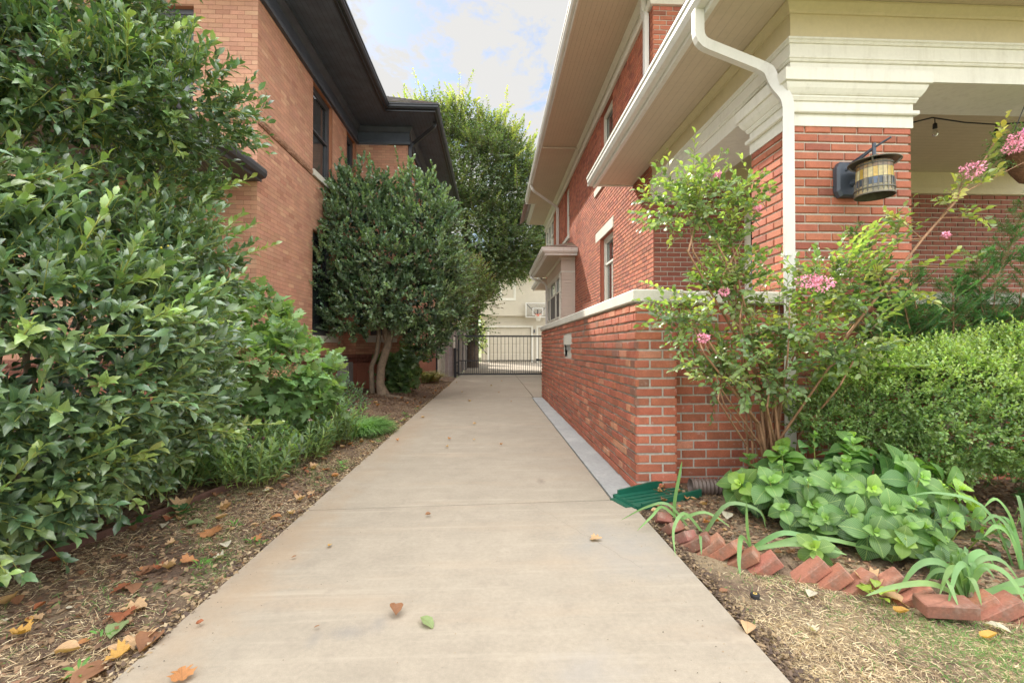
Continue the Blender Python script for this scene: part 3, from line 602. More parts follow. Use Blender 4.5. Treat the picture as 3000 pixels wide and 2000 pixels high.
# ------------------------------------------------------------------ orange brick house (left)
lh = empty('brick_house', (-3.49, 6.9, 0), 'two-storey orange brick house with black eaves and dark window frames', 'house')
LX, LY, BY, BX = -3.49, 6.9, 11.85, -2.18
def cL(q):
    r = q.random()
    if r < .10: return pal((.56,.325,.205), .07, q)
    if r < .2: return pal((.44,.215,.14), .08, q)
    return pal((.50,.265,.172), .09, q)
kw = dict(bl=.2127, bh=.0678, jt=.006, proj=.003, ch=.0015, colf=cL, jit=.0006, simple=True)
F1 = Fr((-9, LY), (1, 0), (0, -1)); F2 = Fr((LX, LY), (0, 1), (1, 0)); F3 = Fr((LX, BY), (1, 0), (0, -1)); F4 = Fr((BX, BY), (0, 1), (1, 0))
o1 = [(3.45, 4.58, 4.66, 6.2), (3.5, 4.4, 1.4, 3.2)]
o2 = [(8.99-LY, 10.07-LY, 4.60, 6.36), (11.05-LY, 11.76-LY, 4.60, 6.36), (9.0-LY, 10.1-LY, 1.38, 3.44)]
o3 = [(.35, .98, 1.45, 3.3)]; o4 = [(1.2, 2.2, 4.6, 6.36)]
mb = MB()
for F_, L_, op, e0, e1 in ((F1, 9+LX, o1, 0, 1), (F2, BY-LY, o2, 1, 0), (F3, BX-LX, o3, 0, 1), (F4, 17.5-BY, o4, 1, 0)):
    backing(mb, F_, L_, -.2, 6.36, op, jmi=1, jcol=(.42,.17,.09)); bricks(mb, F_, L_, .96, 6.36, op, e0=e0, e1=e1, **kw)
mb.build('wall', [M['mortarL'], M['brickL']], lh)
wl = [(-9, LY), (LX, LY), (LX, BY), (BX, BY), (BX, 17.5)]
# painted smooth base, rough base course, rough string course
mb = MB(); mb.sweep(wl, [(0,-.1),(.045,-.1),(.045,.735),(0,.735)]); mb.build('painted_plinth', [M['paintedbase']], lh)
mb = MB()
def roughband(mb, F, L, z0, z1, d, amp, pitch):
    nx = max(2, int(L/.045)); nz = max(3, int((z1-z0)/.03)); vs = []
    for j in range(nz+1):
        for i in range(nx+1):
            e = math.sin(math.pi*j/nz)**.5; f = math.sin(math.pi*((i*L/nx/pitch) % 1))**.3
            vs.append(F(i*L/nx, z0+(z1-z0)*j/nz, d + amp*e*f*(.55+.45*rb.random())))
    mb.add(vs, [(j*(nx+1)+i, j*(nx+1)+i+1, (j+1)*(nx+1)+i+1, (j+1)*(nx+1)+i) for j in range(nz) for i in range(nx)])
    mb.fbox(F, 0, L, z0+.002, z1-.002, -.01, d-.004)
for F_, L_ in ((F1, 9+LX), (F2, BY-LY), (F3, BX-LX), (F4, 17.5-BY)):
    roughband(mb, F_, L_, .735, .84, .02, .035, .42); roughband(mb, F_, L_, .845, .955, .02, .035, .38)
mb.build('rough_base_course', [M['roughD']], lh)
mb = MB(); roughband(mb, F1, 9+LX, 4.47, 4.59, .02, .03, .5); roughband(mb, F2, 2.02, 4.47, 4.59, .02, .03, .5); mb.build('string_course', [M['rough']], lh)
for F_, a, b, c, d in ((F2, 2.04, 3.3, 4.48, 4.60), (F2, 4.1, 4.94, 4.48, 4.60), (F2, 2.05, 3.48, 1.24, 1.375), (F3, .28, 1.05, 1.26, 1.44), (F4, 1.15, 2.25, 4.48, 4.6), (F1, 3.4, 4.62, 4.60, 4.655)):
    m = MB(); m.fbox(F_, a, b, c, d, -.12, .05); m.build('sill', [M['limestone']], lh)
wk = dict(fm=M['brownblack'], dep=.09, fw=.075)
window(lh, F1, 3.452, 4.578, 4.662, 6.198, blind=M['curtain'], **wk)
window(lh, F1, 3.502, 4.398, 1.402, 3.198, blind=M['curtain'], **wk)
window(lh, F2, 8.992-LY, 10.068-LY, 4.602, 6.358, blind=M['curtain'], rail=5.5, **wk)
window(lh, F2, 11.052-LY, 11.758-LY, 4.602, 6.358, glass=M['glassd'], rail=5.5, **wk)
window(lh, F2, 9.002-LY, 10.098-LY, 1.382, 3.438, glass=M['glassd'], **wk)
window(lh, F3, .352, .978, 1.452, 3.298, glass=M['glassd'], **wk)
window(lh, F4, 1.202, 2.198, 4.602, 6.358, glass=M['glassd'], **wk)
m = MB(); m.sweep(wl, [(0,6.361),(.05,6.361),(.05,6.80),(0,6.80)]); m.sweep(wl, [(.0501,6.355),(.07,6.355),(.085,6.39),(.085,6.42),(.0501,6.43)]); m.sweep(wl, [(.0501,6.46),(.06,6.46),(.06,6.50),(.0501,6.50)])
m.sweep(wl, [(.0501,6.66),(.08,6.68),(.13,6.76),(.13,6.798),(.0501,6.798)]); m.build('frieze', [M['black']], lh)
le = [(-9, 6.0), (-2.55, 6.0), (-2.55, 10.93), (-1.38, 10.93), (-1.40, 18.3)]
m = MB(); strip(m, wl[:4]+[(BX,17.5)], le[:4]+[(-1.40,17.5)], 6.80, .04); strip(m, [(-4,17.502),(-1.4,17.502)], [(-4,18.3),(-1.4,18.3)], 6.80, .04)
m.build('soffit', [M['blackS']], lh)
m = MB(); GL = [(-.03,6.77),(.0,6.765),(.02,6.765),(.02,6.80),(.07,6.81),(.10,6.85),(.10,6.89),(.115,6.90),(.115,6.925),(-.03,6.925)]
m.sweep(le, GL); m.sweep([(-1.40,18.3),(-4,18.3)], GL); m.build('gutter', [M['iron']], lh)
m = MB(); z0 = 6.93
roof_slab(m, [((-2.45,5.9,z0),(-2.45,10.9,z0),(-8,10.9,10.0),(-8,10.9,10.0),20), ((-1.28,10.82,z0),(-1.28,18.4,z0),(-4.6,15.5,8.9),(-4.6,13.9,8.9),18), ((-3.6,10.82,z0),(-1.28,10.82,z0),(-4.6,13.9,8.9),(-6.2,13.9,8.9),18), ((-9,5.9,z0),(-2.45,5.9,z0),(-6.5,9.5,9.6),(-9,9.5,9.6),18), ((-2.45,10.9,z0),(-2.45,5.9,z0),(-6.5,9.5,9.6),(-6.5,14,9.6),20)], cSh)
m.build('roof', [M['shingle']], lh)
spout([(-1.42,11.5,6.85),(-1.45,11.5,6.70),(-2.05,11.9,6.42),(-2.12,11.88,6.30),(-2.12,11.88,.35),(-2.0,11.6,.16),(-1.9,11.45,.14)], lh, M['iron'], .045, .04)
m = MB()  # side porch roof in front of the front wall
m.box(-6.5, -3.43, 1.5, 6.88, 3.60, 3.66); m.sweep([(-6.5,1.5),(-3.43,1.5),(-3.43,6.88)], [(0,3.59),(.02,3.59),(.02,3.63),(.08,3.65),(.10,3.70),(.10,3.75),(0,3.75)]); m.build('side_porch_eave', [M['brownblack']], lh)
m = MB(); roof_slab(m, [((-3.34,1.45,3.755),(-3.34,6.88,3.755),(-6.5,6.88,4.35),(-6.5,1.45,4.35),12)], cSh); m.build('side_porch_roof', [M['shingle']], lh)
m = MB(); m.fbox(F1, 5.1, 5.5, 3.76, 3.85, .003, .06); m.build('pier_cap', [M['limestone']], lh)
# utility boxes on the wall
ub = empty('utility_box', (-2.9, 9.6, 0), 'grey metal utility box mounted low on the orange brick wall', 'utility box')
m = MB(); m.box(-3.44, -3.22, 10.3, 10.7, .28, .80); m.build('cabinet', [M['greybox']], ub); m = MB(); m.box(-3.215, -3.20, 10.33, 10.67, .31, .77); m.build('door', [M['greybox']], ub)
m = MB(); m.tube([(-3.36,10.5,.3),(-3.36,10.5,0)], .02); m.tube([(-3.38,10.78,.9),(-3.38,10.78,0)], .03); m.build('conduit', [M['greybox']], ub)
# ------------------------------------------------------------------ garage
gh = empty('garage', (3, 33, 0), 'cream sided two-storey garage with panelled doors at the end of the driveway', 'garage')
Fg = Fr((-.76, 33), (1, 0), (0, -1)); gl = 9.5
m = MB(); lap(m, Fg, gl, 0.05, 3.35, .115, ops=[(.45,3.74,0,2.66),(4.0,7.3,0,2.66)]); m.fbox(Fg, 0, .16, 0, 3.35, .0181, .04); m.fbox(Fg, .16, gl, 2.95, 3.35, .0181, .03)
Fg2 = Fr((-.95, 32.75), (1, 0), (0, -1)); lap(m, Fg2, 9.7, 3.55, 6.4, .135, ops=[(1.52,2.66,4.5,6.15)]); m.fbox(Fg2, 0, 9.7, 3.36, 3.55, -.02, .03)
Fg3 = Fr((-.95, 40), (0, -1), (-1, 0)); lap(m, Fg3, 7.25, 3.36, 6.4, .135); m.box(-.93, 8.6, 32.78, 40, 3.36, 6.39); m.box(-.74, 8.7, 33.3, 40, 0, 3.35)
m.build('wall', [M['siding']], gh)
for a in (.45, 4.0):
    m = MB(); m.fbox(Fg, a, a+.12, 0, 2.66, -.05, .03); m.fbox(Fg, a+3.17, a+3.29, 0, 2.66, -.05, .03); m.fbox(Fg, a+.12, a+3.17, 2.55, 2.66, -.05, .03); tr = m.build('door_trim', [M['white']], gh)
    m = MB(); m.fbox(Fg, a+.12, a+3.17, .02, 2.55, -.14, -.10)
    for r in range(4):
        for c in range(4):
            x = a+.14+c*.76; z = .05+r*.63; m.bbox(Fg, x+.03, x+.72, z+.04, z+.57, -.10, -.085, .012)
    m.build('garage_door', [M['siding']], gh)
window(gh, Fg2, 1.60, 2.58, 4.58, 6.07, dep=.03, fw=.07, name='window')
m = MB(); m.fbox(Fg2, 1.50, 1.60, 4.48, 6.16, -.02, .03); m.fbox(Fg2, 2.58, 2.68, 4.48, 6.16, -.02, .03); m.fbox(Fg2, 1.60, 2.58, 6.07, 6.16, -.02, .03); m.fbox(Fg2, 1.60, 2.58, 4.48, 4.58, -.02, .03); m.build('window_trim', [M['white']], gh)
m = MB(); m.box(-1.3, 9.2, 32.35, 40, 6.40, 6.47); m.box(-1.35, 9.2, 32.28, 32.35, 6.40, 6.56); m.build('eave', [M['white']], gh)
m = MB(); roof_slab(m, [((-1.35,32.28,6.57),(9.2,32.28,6.57),(6.5,36.5,8.6),(1.5,36.5,8.6),18), ((-1.35,41,6.57),(-1.35,32.28,6.57),(1.5,36.5,8.6),(1.5,37,8.6),18)], cSh); m.build('roof', [M['shingle']], gh)
m = MB(); m.tube([(-1.05,32.66,6.4),(-1.05,32.66,.1)], .05); m.build('downspout', [M['white']], gh)
m = MB(); m.fbox(Fg, 3.80, 3.88, 2.15, 2.4, .03, .10); m.build('door_lamp', [M['black']], gh)
# basketball hoop
bh = empty('basketball_hoop', (3.29, 32.5, 0), 'clear basketball backboard with orange rim and net mounted on the cream garage', 'basketball hoop')
Fh = Fr((2.40, 32.35), (1, 0), (0, -1)); m = MB()
for a, b, c, d in ((0,1.75,4.22,4.28),(0,1.75,3.22,3.28),(0,.06,3.28,4.22),(1.69,1.75,3.28,4.22)): m.fbox(Fh, a, b, c, d, 0, .05)
m.build('backboard_frame', [M['gutterw']], bh)
m = MB(); m.fbox(Fh, .06, 1.69, 3.28, 4.22, .02, .03)
gm = glass_mat('acrylic', see=.9, dark=(.5,.5,.5)); m.build('backboard', [gm], bh)
m = MB()
for a, b, c, d in ((.5,1.25,3.86,3.91),(.5,.55,3.38,3.86),(1.2,1.25,3.38,3.86),(.55,1.2,3.38,3.42)): m.fbox(Fh, a, b, c, d, .031, .036)
m.build('target_square', [M['gutterw']], bh)
m = MB(); m.tube([Fh(.07,4.2,-.02),Fh(.8,3.42,-.1)], .02); m.tube([Fh(1.68,4.2,-.02),Fh(.95,3.42,-.1)], .02); m.tube([Fh(.4,3.92,-.02),Fh(1.35,3.92,-.02)], .02); m.tube([Fh(.875,3.8,-.05),Fh(.875,3.3,-.1)], .05); m.tube([Fh(.875,3.5,-.1),Fh(.875,3.6,-.42)], .04); m.build('bracket', [M['iron']], bh)
orange = make_mat('orange_rim', (.60,.10,.04), .4); m = MB(); cx, cy, cz = Fh(.875, 3.42, .33)
m.tube([(cx+.23*math.cos(t*math.pi/12), cy+.23*math.sin(t*math.pi/12), cz) for t in range(25)], .014, k=6); m.box(cx-.08, cx+.08, cy+.2, cy+.33, cz-.12, cz+.02); m.build('rim', [orange], bh)
m = MB()
for j in range(12):
    for sg in (1, -1):
        pts = []
        for k in range(6):
            t = k/5; r_ = .23*(1-t)+.12*t; an = math.pi*2*j/12 + sg*t*1.3; pts.append((cx+r_*math.cos(an), cy+r_*math.sin(an), cz-.45*t))
        m.tube(pts, .006, k=4)
m.build('net', [M['white']], bh)
# red building glimpsed past the garage
rbld = empty('house', (-4, 46, 0), 'distant red building with clay tile roof seen between the trees and the garage', 'house')
m = MB(); m.box(-9, -1.6, 46, 54, 0, 4.6); m.build('wall', [M['paintedbase']], rbld)
m = MB(); m.box(-9.02, -1.58, 45.95, 46, 2.6, 4.2); m.build('white_band', [M['white']], rbld)
tile = make_mat('clay_tile', (.45,.16,.09), .8, stripes=('X', .3, .3, .6)); m = MB(); m.hexa([(-9.5,45.4,4.6),(-1,45.4,4.6),(-1,54,4.6),(-9.5,54,4.6),(-9.5,48,7.4),(-2,48,7.4),(-2,52,7.4),(-9.5,52,7.4)]); m.build('roof', [tile], rbld)
# ------------------------------------------------------------------ fences, gate, pole
def picket_row(name, F, L, label, h=1.86, back=False):
    f = empty(name, F(L/2, 0, 0), label, 'fence'); m = MB(); s = 0
    while s < L-.05:
        w = .135+rb.uniform(-.006,.006); hh = h+rb.uniform(-.025,.02); c = pal((.36,.31,.275), .22, rb); d = rb.uniform(0,.006)
        a, b = s+.003, min(s+w, L)-.003; k = .03
        front = [F(a,0,d+.018),F(b,0,d+.018),F(b,hh-k,d+.018),F(b-k,hh,d+.018),F(a+k,hh,d+.018),F(a,hh-k,d+.018)]; bk = [F(a,0,d),F(b,0,d),F(b,hh-k,d),F(b-k,hh,d),F(a+k,hh,d),F(a,hh-k,d)]
        m.add(front+bk, [(0,1,2,3,4,5),(11,10,9,8,7,6)]+[(i,(i+1)%6,6+(i+1)%6,6+i) for i in range(6)], 0, c); s += w
    m.build('pickets', [M['cedar']], f)
    for z in (.35, 1.0, 1.55):
        r_ = MB(); r_.fbox(F, 0, L, z, z+.09, -.04, -.002, 0, (.30,.27,.24)); r_.build('rail', [M['cedar']], f)
    n = max(2, int(L/2.3)+1)
    for i in range(n):
        p_ = MB(); x = .05+(L-.1)*i/(n-1); p_.tube([F(x,0,-.075),F(x,h-.1,-.075)], .03, k=8); p_.build('post', [M['greybox']], f)
    return f
picket_row('wooden_fence', Fr((-2.22, 17.65), (1, 0), (0, -1)), .84, 'weathered grey picket fence panel facing the camera left of the black gate')
picket_row('wooden_fence', Fr((-1.36, 17.75), (0, 1), (-1, 0)), 14.5, 'long weathered picket fence running back along the driveway behind the gate', h=1.86)
gt = empty('driveway_gate', (.8, 17.5, 0), 'black iron driveway gate with close lower bars across the driveway', 'gate')
Fgt = Fr((-1.30, 17.5), (1, 0), (0, -1)); GL_ = 4.4
m = MB()
for z0_, z1_ in ((.07,.13),(1.52,1.58),(.60,.635)): m.fbox(Fgt, .06 if z0_ != .07 else 0, GL_, z0_, z1_, -.025, .025)
m.fbox(Fgt, 0, .06, .13, 1.58, -.03, .03); m.build('gate_frame', [M['iron']], gt)
m = MB(); k = 0; x = .06+.0725
while x < GL_-.03:
    top = 1.52 if k % 2 else .60
    m.fbox(Fgt, x-.009, x+.009, .13, .60, -.009, .009)
    if k % 2: m.fbox(Fgt, x-.009, x+.009, .635, 1.52, -.009, .009)
    x += .0725; k += 1
m.build('gate_bars', [M['iron']], gt)
m = MB(); m.fbox(Fgt, -.15, -.06, -.02, 1.57, -.04, .04); m.fbox(Fgt, -.06, .0, .52, .57, -.02, .02); m.fbox(Fgt, -.06, 0, .12, .18, -.02, .02); m.build('gate_post', [M['iron']], gt)
m = MB(); m.fbox(Fgt, -.17, -.09, 1.10, 1.52, .041, .07); m.build('sign_plate', [M['white']], gt)
m = MB(); m.fbox(Fgt, 3.1, 4.3, .64, .675, .03, .06); m.fbox(Fgt, 3.0, 3.1, .62, .69, .026, .07); m.build('latch', [M['iron']], gt)
lp = empty('garden_light_pole', (-1.85, 15.4, 0), 'slim black pole with a small tilted solar light beside the wooden fence', 'pole light')
m = MB(); m.tube([(-1.85,15.4,-.1),(-1.85,15.4,1.65)], .032); m.tube([(-1.85,15.4,1.65),(-1.85,15.4,2.38)], .02); m.build('pole', [M['iron']], lp)
m = MB(); m.hexa([(-1.86,15.3,2.38),(-1.70,15.3,2.46),(-1.70,15.45,2.46),(-1.86,15.45,2.38),(-1.87,15.3,2.41),(-1.71,15.3,2.49),(-1.71,15.45,2.49),(-1.87,15.45,2.41)]); m.build('lamp_head', [M['greybox']], lp)
# ------------------------------------------------------------------ foliage engine
def norm(a): return a / np.maximum(np.linalg.norm(a, axis=-1, keepdims=True), 1e-9)
def leaf_template(outline, curl=.12, fold=.18, nseg=None):
    """outline: [(x along, half width)] -> verts (x along, y across, z up), faces, uv"""
    V = []; UV = []; Fc = []
    n = len(outline)
    for i, (x, w) in enumerate(outline):
        zc = -curl*4*(x-.5)**2 + curl*.3
        V.append((x, 0, zc)); UV.append((x, 0))
        if 0 < i < n-1 or w > 0:
            V.append((x, w, zc+fold*w)); UV.append((x, w*2)); V.append((x, -w, zc+fold*w)); UV.append((x, -w*2))
    idx = []; k = 0
    for i, (x, w) in enumerate(outline):
        if 0 < i < n-1 or w > 0: idx.append((k, k+1, k+2)); k += 3
        else: idx.append((k, None, None)); k += 1
    for a, b in zip(idx, idx[1:]):
        for s in (1, 2):
            f = [a[0], b[0]]
            if b[s] is not None: f.append(b[s])
            if a[s] is not None: f.append(a[s])
            if s == 2: f = f[::-1]
            Fc.append(f)
    return np.array(V, float), Fc, np.array(UV, float)
T_HOLLY = leaf_template([(0,0),(.10,.06),(.25,.165),(.31,.145),(.45,.215),(.52,.18),(.66,.195),(.74,.125),(.86,.08),(1,0)], .14, .32)
T_OVAL = leaf_template([(0,0),(.18,.19),(.45,.28),(.75,.2),(1,0)], .12, .25)
T_SLIM = leaf_template([(0,0),(.25,.12),(.6,.11),(1,0)], .14, .2)
T_BIG = leaf_template([(0,0),(.08,.12),(.22,.27),(.4,.37),(.58,.38),(.75,.28),(.9,.12),(1,0)], .16, .22)
T_TINY = (np.array([(0,0,0),(.5,.30,.05),(1,0,-.04),(.5,-.30,.05)], float), [[0,1,2,3]], np.array([(0,0),(.5,.6),(1,0),(.5,-.6)], float))
T_NEEDLE = (np.array([(0,.06,0),(0,-.06,0),(.8,-.085,0),(1,0,0),(.8,.085,0)], float), [[0,1,2,3,4]], np.array([(0,0)]*5, float))
def _lobed():
    pts = [(0,0),(.02,.10),(.12,.20),(.05,.34),(.20,.36),(.28,.50),(.38,.36),(.46,.22),(.60,.38),(.66,.26),(.72,.12),(.85,.14),(1,0)]
    ol = [(x, y, -.12*(x-.5)**2*2+.22*y) for x, y in pts] + [(x, -y, -.12*(x-.5)**2*2+.22*y) for x, y in pts[-2:0:-1]]
    V = ol + [(.38, 0, .02)]; c = len(ol)
    return np.array(V, float), [[c, i, (i+1) % c] for i in range(c)][::-1], np.array([(p[0], p[1]*2) for p in V], float)
T_LOBED = _lobed()
class Leaves:
    def __init__(s): s.P = []; s.D = []; s.N = []; s.S = []; s.C = []
    def add(s, P, D, N, S_, C):
        P = np.atleast_2d(P).astype(float); n = len(P)
        s.P.append(P); s.D.append(np.broadcast_to(D, (n,3))); s.N.append(np.broadcast_to(N, (n,3))); s.S.append(np.broadcast_to(S_, (n,))); s.C.append(np.broadcast_to(C, (n,3)))
    def build(s, name, T, mt, parent=None, origin=None, smooth=True, keep=None, label=None):
        P = np.concatenate(s.P); D = norm(np.concatenate(s.D)); N = np.concatenate(s.N); Sz = np.concatenate(s.S); C = np.concatenate(s.C)
        if keep is not None:
            k = keep(P); P, D, N, Sz, C = P[k], D[k], N[k], Sz[k], C[k]
        N = norm(N - D*(N*D).sum(1, keepdims=True)); B = np.cross(N, D)
        tv, tf, tu = T; n = len(P); m = len(tv)
        V = P[:,None,:] + Sz[:,None,None]*(tv[None,:,0:1]*D[:,None,:] + tv[None,:,1:2]*B[:,None,:] + tv[None,:,2:3]*N[:,None,:])
        off = np.array(worigin(parent) if parent is not None else (origin or (0,0,0)))
        V = (V.reshape(-1,3) - off).astype(np.float32)
        loops = np.concatenate([np.array(f) for f in tf]); cnt = np.array([len(f) for f in tf])
        LI = (loops[None,:] + (np.arange(n)*m)[:,None]).ravel().astype(np.int32)
        me = bpy.data.meshes.new(name); me.vertices.add(n*m); me.vertices.foreach_set('co', V.ravel())
        me.loops.add(len(LI)); me.loops.foreach_set('vertex_index', LI)
        cc = np.tile(cnt, n); st = np.concatenate([[0], np.cumsum(cc)[:-1]]).astype(np.int32)
        me.polygons.add(len(cc)); me.polygons.foreach_set('loop_start', st)
        try: me.polygons.foreach_set('loop_total', cc.astype(np.int32))
        except Exception: pass
        me.polygons.foreach_set('use_smooth', np.full(len(cc), smooth))
        me.update(calc_edges=True)
        ca = me.color_attributes.new('Col', 'FLOAT_COLOR', 'POINT')
        ca.data.foreach_set('color', np.concatenate([np.repeat(C, m, 0), np.ones((n*m,1))], 1).astype(np.float32).ravel())
        uv = me.uv_layers.new(name='UVMap'); uv.data.foreach_set('uv', np.tile(tu[loops], (n,1)).astype(np.float32).ravel())
        me.materials.append(mt); me.validate()
        o = link_mesh(name, me, parent, origin)
        if label: o['label'] = label
        return o
class Stems:
    """many thin straight tapering rods in one mesh"""
    def __init__(s, k=4): s.A = []; s.B = []; s.ra = []; s.rb = []; s.k = k
    def add(s, A, B, ra, rb_):
        A = np.atleast_2d(A).astype(float); B = np.atleast_2d(B).astype(float); n = max(len(A), len(B))
        s.A.append(np.broadcast_to(A,(n,3))); s.B.append(np.broadcast_to(B,(n,3))); s.ra.append(np.broadcast_to(ra,(n,))); s.rb.append(np.broadcast_to(rb_,(n,)))
    def poly(s, pts, r0, r1):
        pts = np.array(pts, float); n = len(pts)-1; t = np.linspace(0,1,n+1); r = r0+(r1-r0)*t
        s.add(pts[:-1], pts[1:]+ (pts[1:]-pts[:-1])*.02, r[:-1], r[1:])
    def build(s, name, mt, parent=None, origin=None, label=None):
        A = np.concatenate(s.A); B = np.concatenate(s.B); ra = np.concatenate(s.ra); rb_ = np.concatenate(s.rb); k = s.k; n = len(A)
        D = norm(B-A); U = np.cross(D, np.array([0.31,.17,.93])); U = norm(U); W_ = np.cross(D, U)
        th = 2*np.pi*np.arange(k)/k
        ring = np.cos(th)[None,:,None]*U[:,None,:] + np.sin(th)[None,:,None]*W_[:,None,:]
        V = np.concatenate([A[:,None,:]+ring*ra[:,None,None], B[:,None,:]+ring*rb_[:,None,None]], 1)
        off = np.array(worigin(parent) if parent is not None else (origin or (0,0,0)))
        V = (V.reshape(-1,3)-off)
        f = np.array([[j, (j+1)%k, k+(j+1)%k, k+j] for j in range(k)])
        LI = (f[None]+ (np.arange(n)*2*k)[:,None,None]).reshape(-1).astype(np.int32)
        me = bpy.data.meshes.new(name); me.vertices.add(n*2*k); me.vertices.foreach_set('co', V.astype(np.float32).ravel())
        me.loops.add(len(LI)); me.loops.foreach_set('vertex_index', LI); nf = n*k
        me.polygons.add(nf); me.polygons.foreach_set('loop_start', (np.arange(nf)*4).astype(np.int32))
        try: me.polygons.foreach_set('loop_total', np.full(nf,4,np.int32))
        except Exception: pass
        me.polygons.foreach_set('use_smooth', np.full(nf, True)); me.update(calc_edges=True); me.materials.append(mt); me.validate()
        o = link_mesh(name, me, parent, origin)
        if label: o['label'] = label
        return o
def twigs(LS, ST, P0, D, L, nl, leaf, cols, ang=55, mode='spiral', lsv=.2, up=.35, droop=0, sr=.0025, tip=1, start=.12, rng=RNG, taper=.25, sag=0., nup=.9):
    """shoots with leaves: P0,D (n,3), L (n,). mode spiral | flat (two ranks)"""
    n = len(P0); D = norm(D); L = np.broadcast_to(L, (n,))
    Z = np.array([0,0,1.0]); H = norm(np.cross(D, Z) + 1e-6); V2 = np.cross(H, D)
    t = np.linspace(start, 1, nl)[None,:,None]
    sagv = -Z*(t**2)*sag*L[:,None,None]
    pos = P0[:,None,:] + D[:,None,:]*L[:,None,None]*t + sagv
    if mode == 'spiral':
        ph = (np.arange(nl)*2.399)[None,:] + rng.uniform(0, 6.28, (n,1)) + rng.normal(0,.25,(n,nl))
    else:
        ph = (np.arange(nl)*np.pi)[None,:] + rng.normal(0,.35,(n,nl))
    out = np.cos(ph)[...,None]*H[:,None,:] + np.sin(ph)[...,None]*V2[:,None,:]
    a = np.radians(ang)*(1.0 - .45*t[...,0]*tip) + rng.normal(0,.16,(n,nl)); a = a[...,None]
    d = D[:,None,:]*np.cos(a) + out*np.sin(a) + Z*(up*.4 - droop)
    nr = D[:,None,:]*np.sin(a) - out*np.cos(a)*.6 + Z*nup + rng.normal(0,.28,(n,nl,3))
    sz = leaf*(1-taper*np.abs(t[...,0]-.45)) * rng.uniform(1-lsv, 1+lsv, (n,nl))
    cols = np.array(cols); ci = rng.integers(0, len(cols), n); c = cols[ci][:,None,:]*rng.uniform(.68,1.3,(n,nl,1))*rng.uniform(.85,1.15,(n,1,1))*(1+rng.normal(0,.05,(n,nl,3)))
    LS.add(pos.reshape(-1,3), norm(d).reshape(-1,3), nr.reshape(-1,3), sz.reshape(-1), c.reshape(-1,3))
    if ST is not None:
        if sag: 
            mid = P0 + D*L[:,None]*.5 - Z*.25*sag*L[:,None]; end = P0 + D*L[:,None] - Z*sag*L[:,None]
            ST.add(P0, mid, sr, sr*.8); ST.add(mid, end, sr*.8, sr*.4)
        else: ST.add(P0, P0+D*L[:,None], sr, sr*.45)
    return P0 + D*L[:,None]
def hull(blobs, n, rng=RNG, depth=.12, inside=False, bump=.12, seed=0):
    """points on the outside of a union of ellipsoids [(cx,cy,cz,rx,ry,rz)] with outward normals"""
    B = np.array(blobs, float); area = (B[:,3]*B[:,4]+B[:,4]*B[:,5]+B[:,3]*B[:,5]); out_p = []; out_n = []; tot = 0
    while tot < n:
        k = rng.choice(len(B), n, p=area/area.sum()); u = norm(rng.normal(size=(n,3)))
        wob = 1 + bump*(np.sin(u[:,0]*5+seed+k)*np.cos(u[:,1]*6+k*2)+ .6*np.sin(u[:,2]*9+u[:,0]*7+seed))
        s_ = wob*(1 - np.abs(rng.normal(0, depth, n)))
        if inside: s_ = rng.uniform(.35,.92,n)**.6
        p = B[k,:3] + u*B[k,3:]*s_[:,None]; nn = norm(u/B[k,3:])
        q = (((p[:,None,:]-B[None,:,:3])/B[None,:,3:])**2).sum(2); q[np.arange(n),k] = 9
        ok = (q > .72).all(1) if not inside else np.ones(n, bool)
        out_p.append(p[ok]); out_n.append(nn[ok]); tot += ok.sum()
    return np.concatenate(out_p)[:n], np.concatenate(out_n)[:n]
GB = 1.42
def rmix(*cs):
    o = []
    for c in cs: l = .3*c[0]+.6*c[1]+.1*c[2]; o.append(tuple(GB*(q*.76+l*k) for q, k in zip(c, (.27,.235,.20))))
    return o
bark = make_mat('bark', (.23,.175,.12), .9, var=((9,.25),(40,.2)), bump=((30,.6,.01),), patches=((12,.58,.66,(.14,.10,.075),.7),))
barkD = make_mat('dark_bark', (.12,.09,.07), .95, var=((8,.3),), bump=((18,1.0,.04),))
barkR = make_mat('cinnamon_bark', (.30,.165,.09), .75, var=((12,.3),(50,.2)), bump=((40,.4,.004),))
twigG = make_mat('green_twig', (.26,.30,.07), .6, bump=()); twigY = make_mat('yellow_green_twig', (.36,.38,.09), .6, bump=()); twigB = make_mat('brown_twig', (.17,.12,.08), .8, bump=())
LM = lambda n, rough, tr, back=None, vein=None, spec=.5, coat=0: make_mat(n, (1,1,1), rough, attr=1, var=((9,.12),), bump=(), trans=tr, back=back, vein=vein, spec=spec, coat=coat)
m_holly = LM('holly_leaf', .32, .16, vein=((.24,.32,.10), .35), spec=.7, coat=.35)
m_tree = LM('ornamental_leaf', .34, .15, spec=.7, coat=.25); m_elm = LM('elm_leaf', .5, .30); m_crape = LM('crape_leaf', .40, .32, vein=((.30,.36,.10), .3))
m_box = LM('boxwood_leaf', .4, .30); m_yew = LM('yew_needle', .5, .2); m_hyd = LM('hydrangea_leaf', .5, .26, vein=((.32,.42,.14), .55)); m_oak = LM('lobed_leaf', .55, .26, vein=((.22,.30,.12), .3))
m_soft = LM('soft_leaf', .55, .3); m_blade = LM('blade', .5, .25); m_straw = LM('straw', .8, .1); m_dead = LM('dead_leaf', .75, .15, vein=((.16,.09,.04), .35))
m_pink = make_mat('pink_petal', (.88,.36,.50), .6, bump=(), trans=0, var=((30,.15),)); m_mag = make_mat('petunia', (.72,.24,.52), .6, bump=(), trans=0, var=((30,.15),))
m_berry = make_mat('yellow_berry', (.42,.36,.04), .4, bump=()); m_cone = make_mat('seed_head', (.055,.03,.022), .9, bump=((200,.8,.005),)); m_brownfl = make_mat('dried_flower', (.40,.22,.12), .8, bump=(), trans=0, var=((20,.3),))
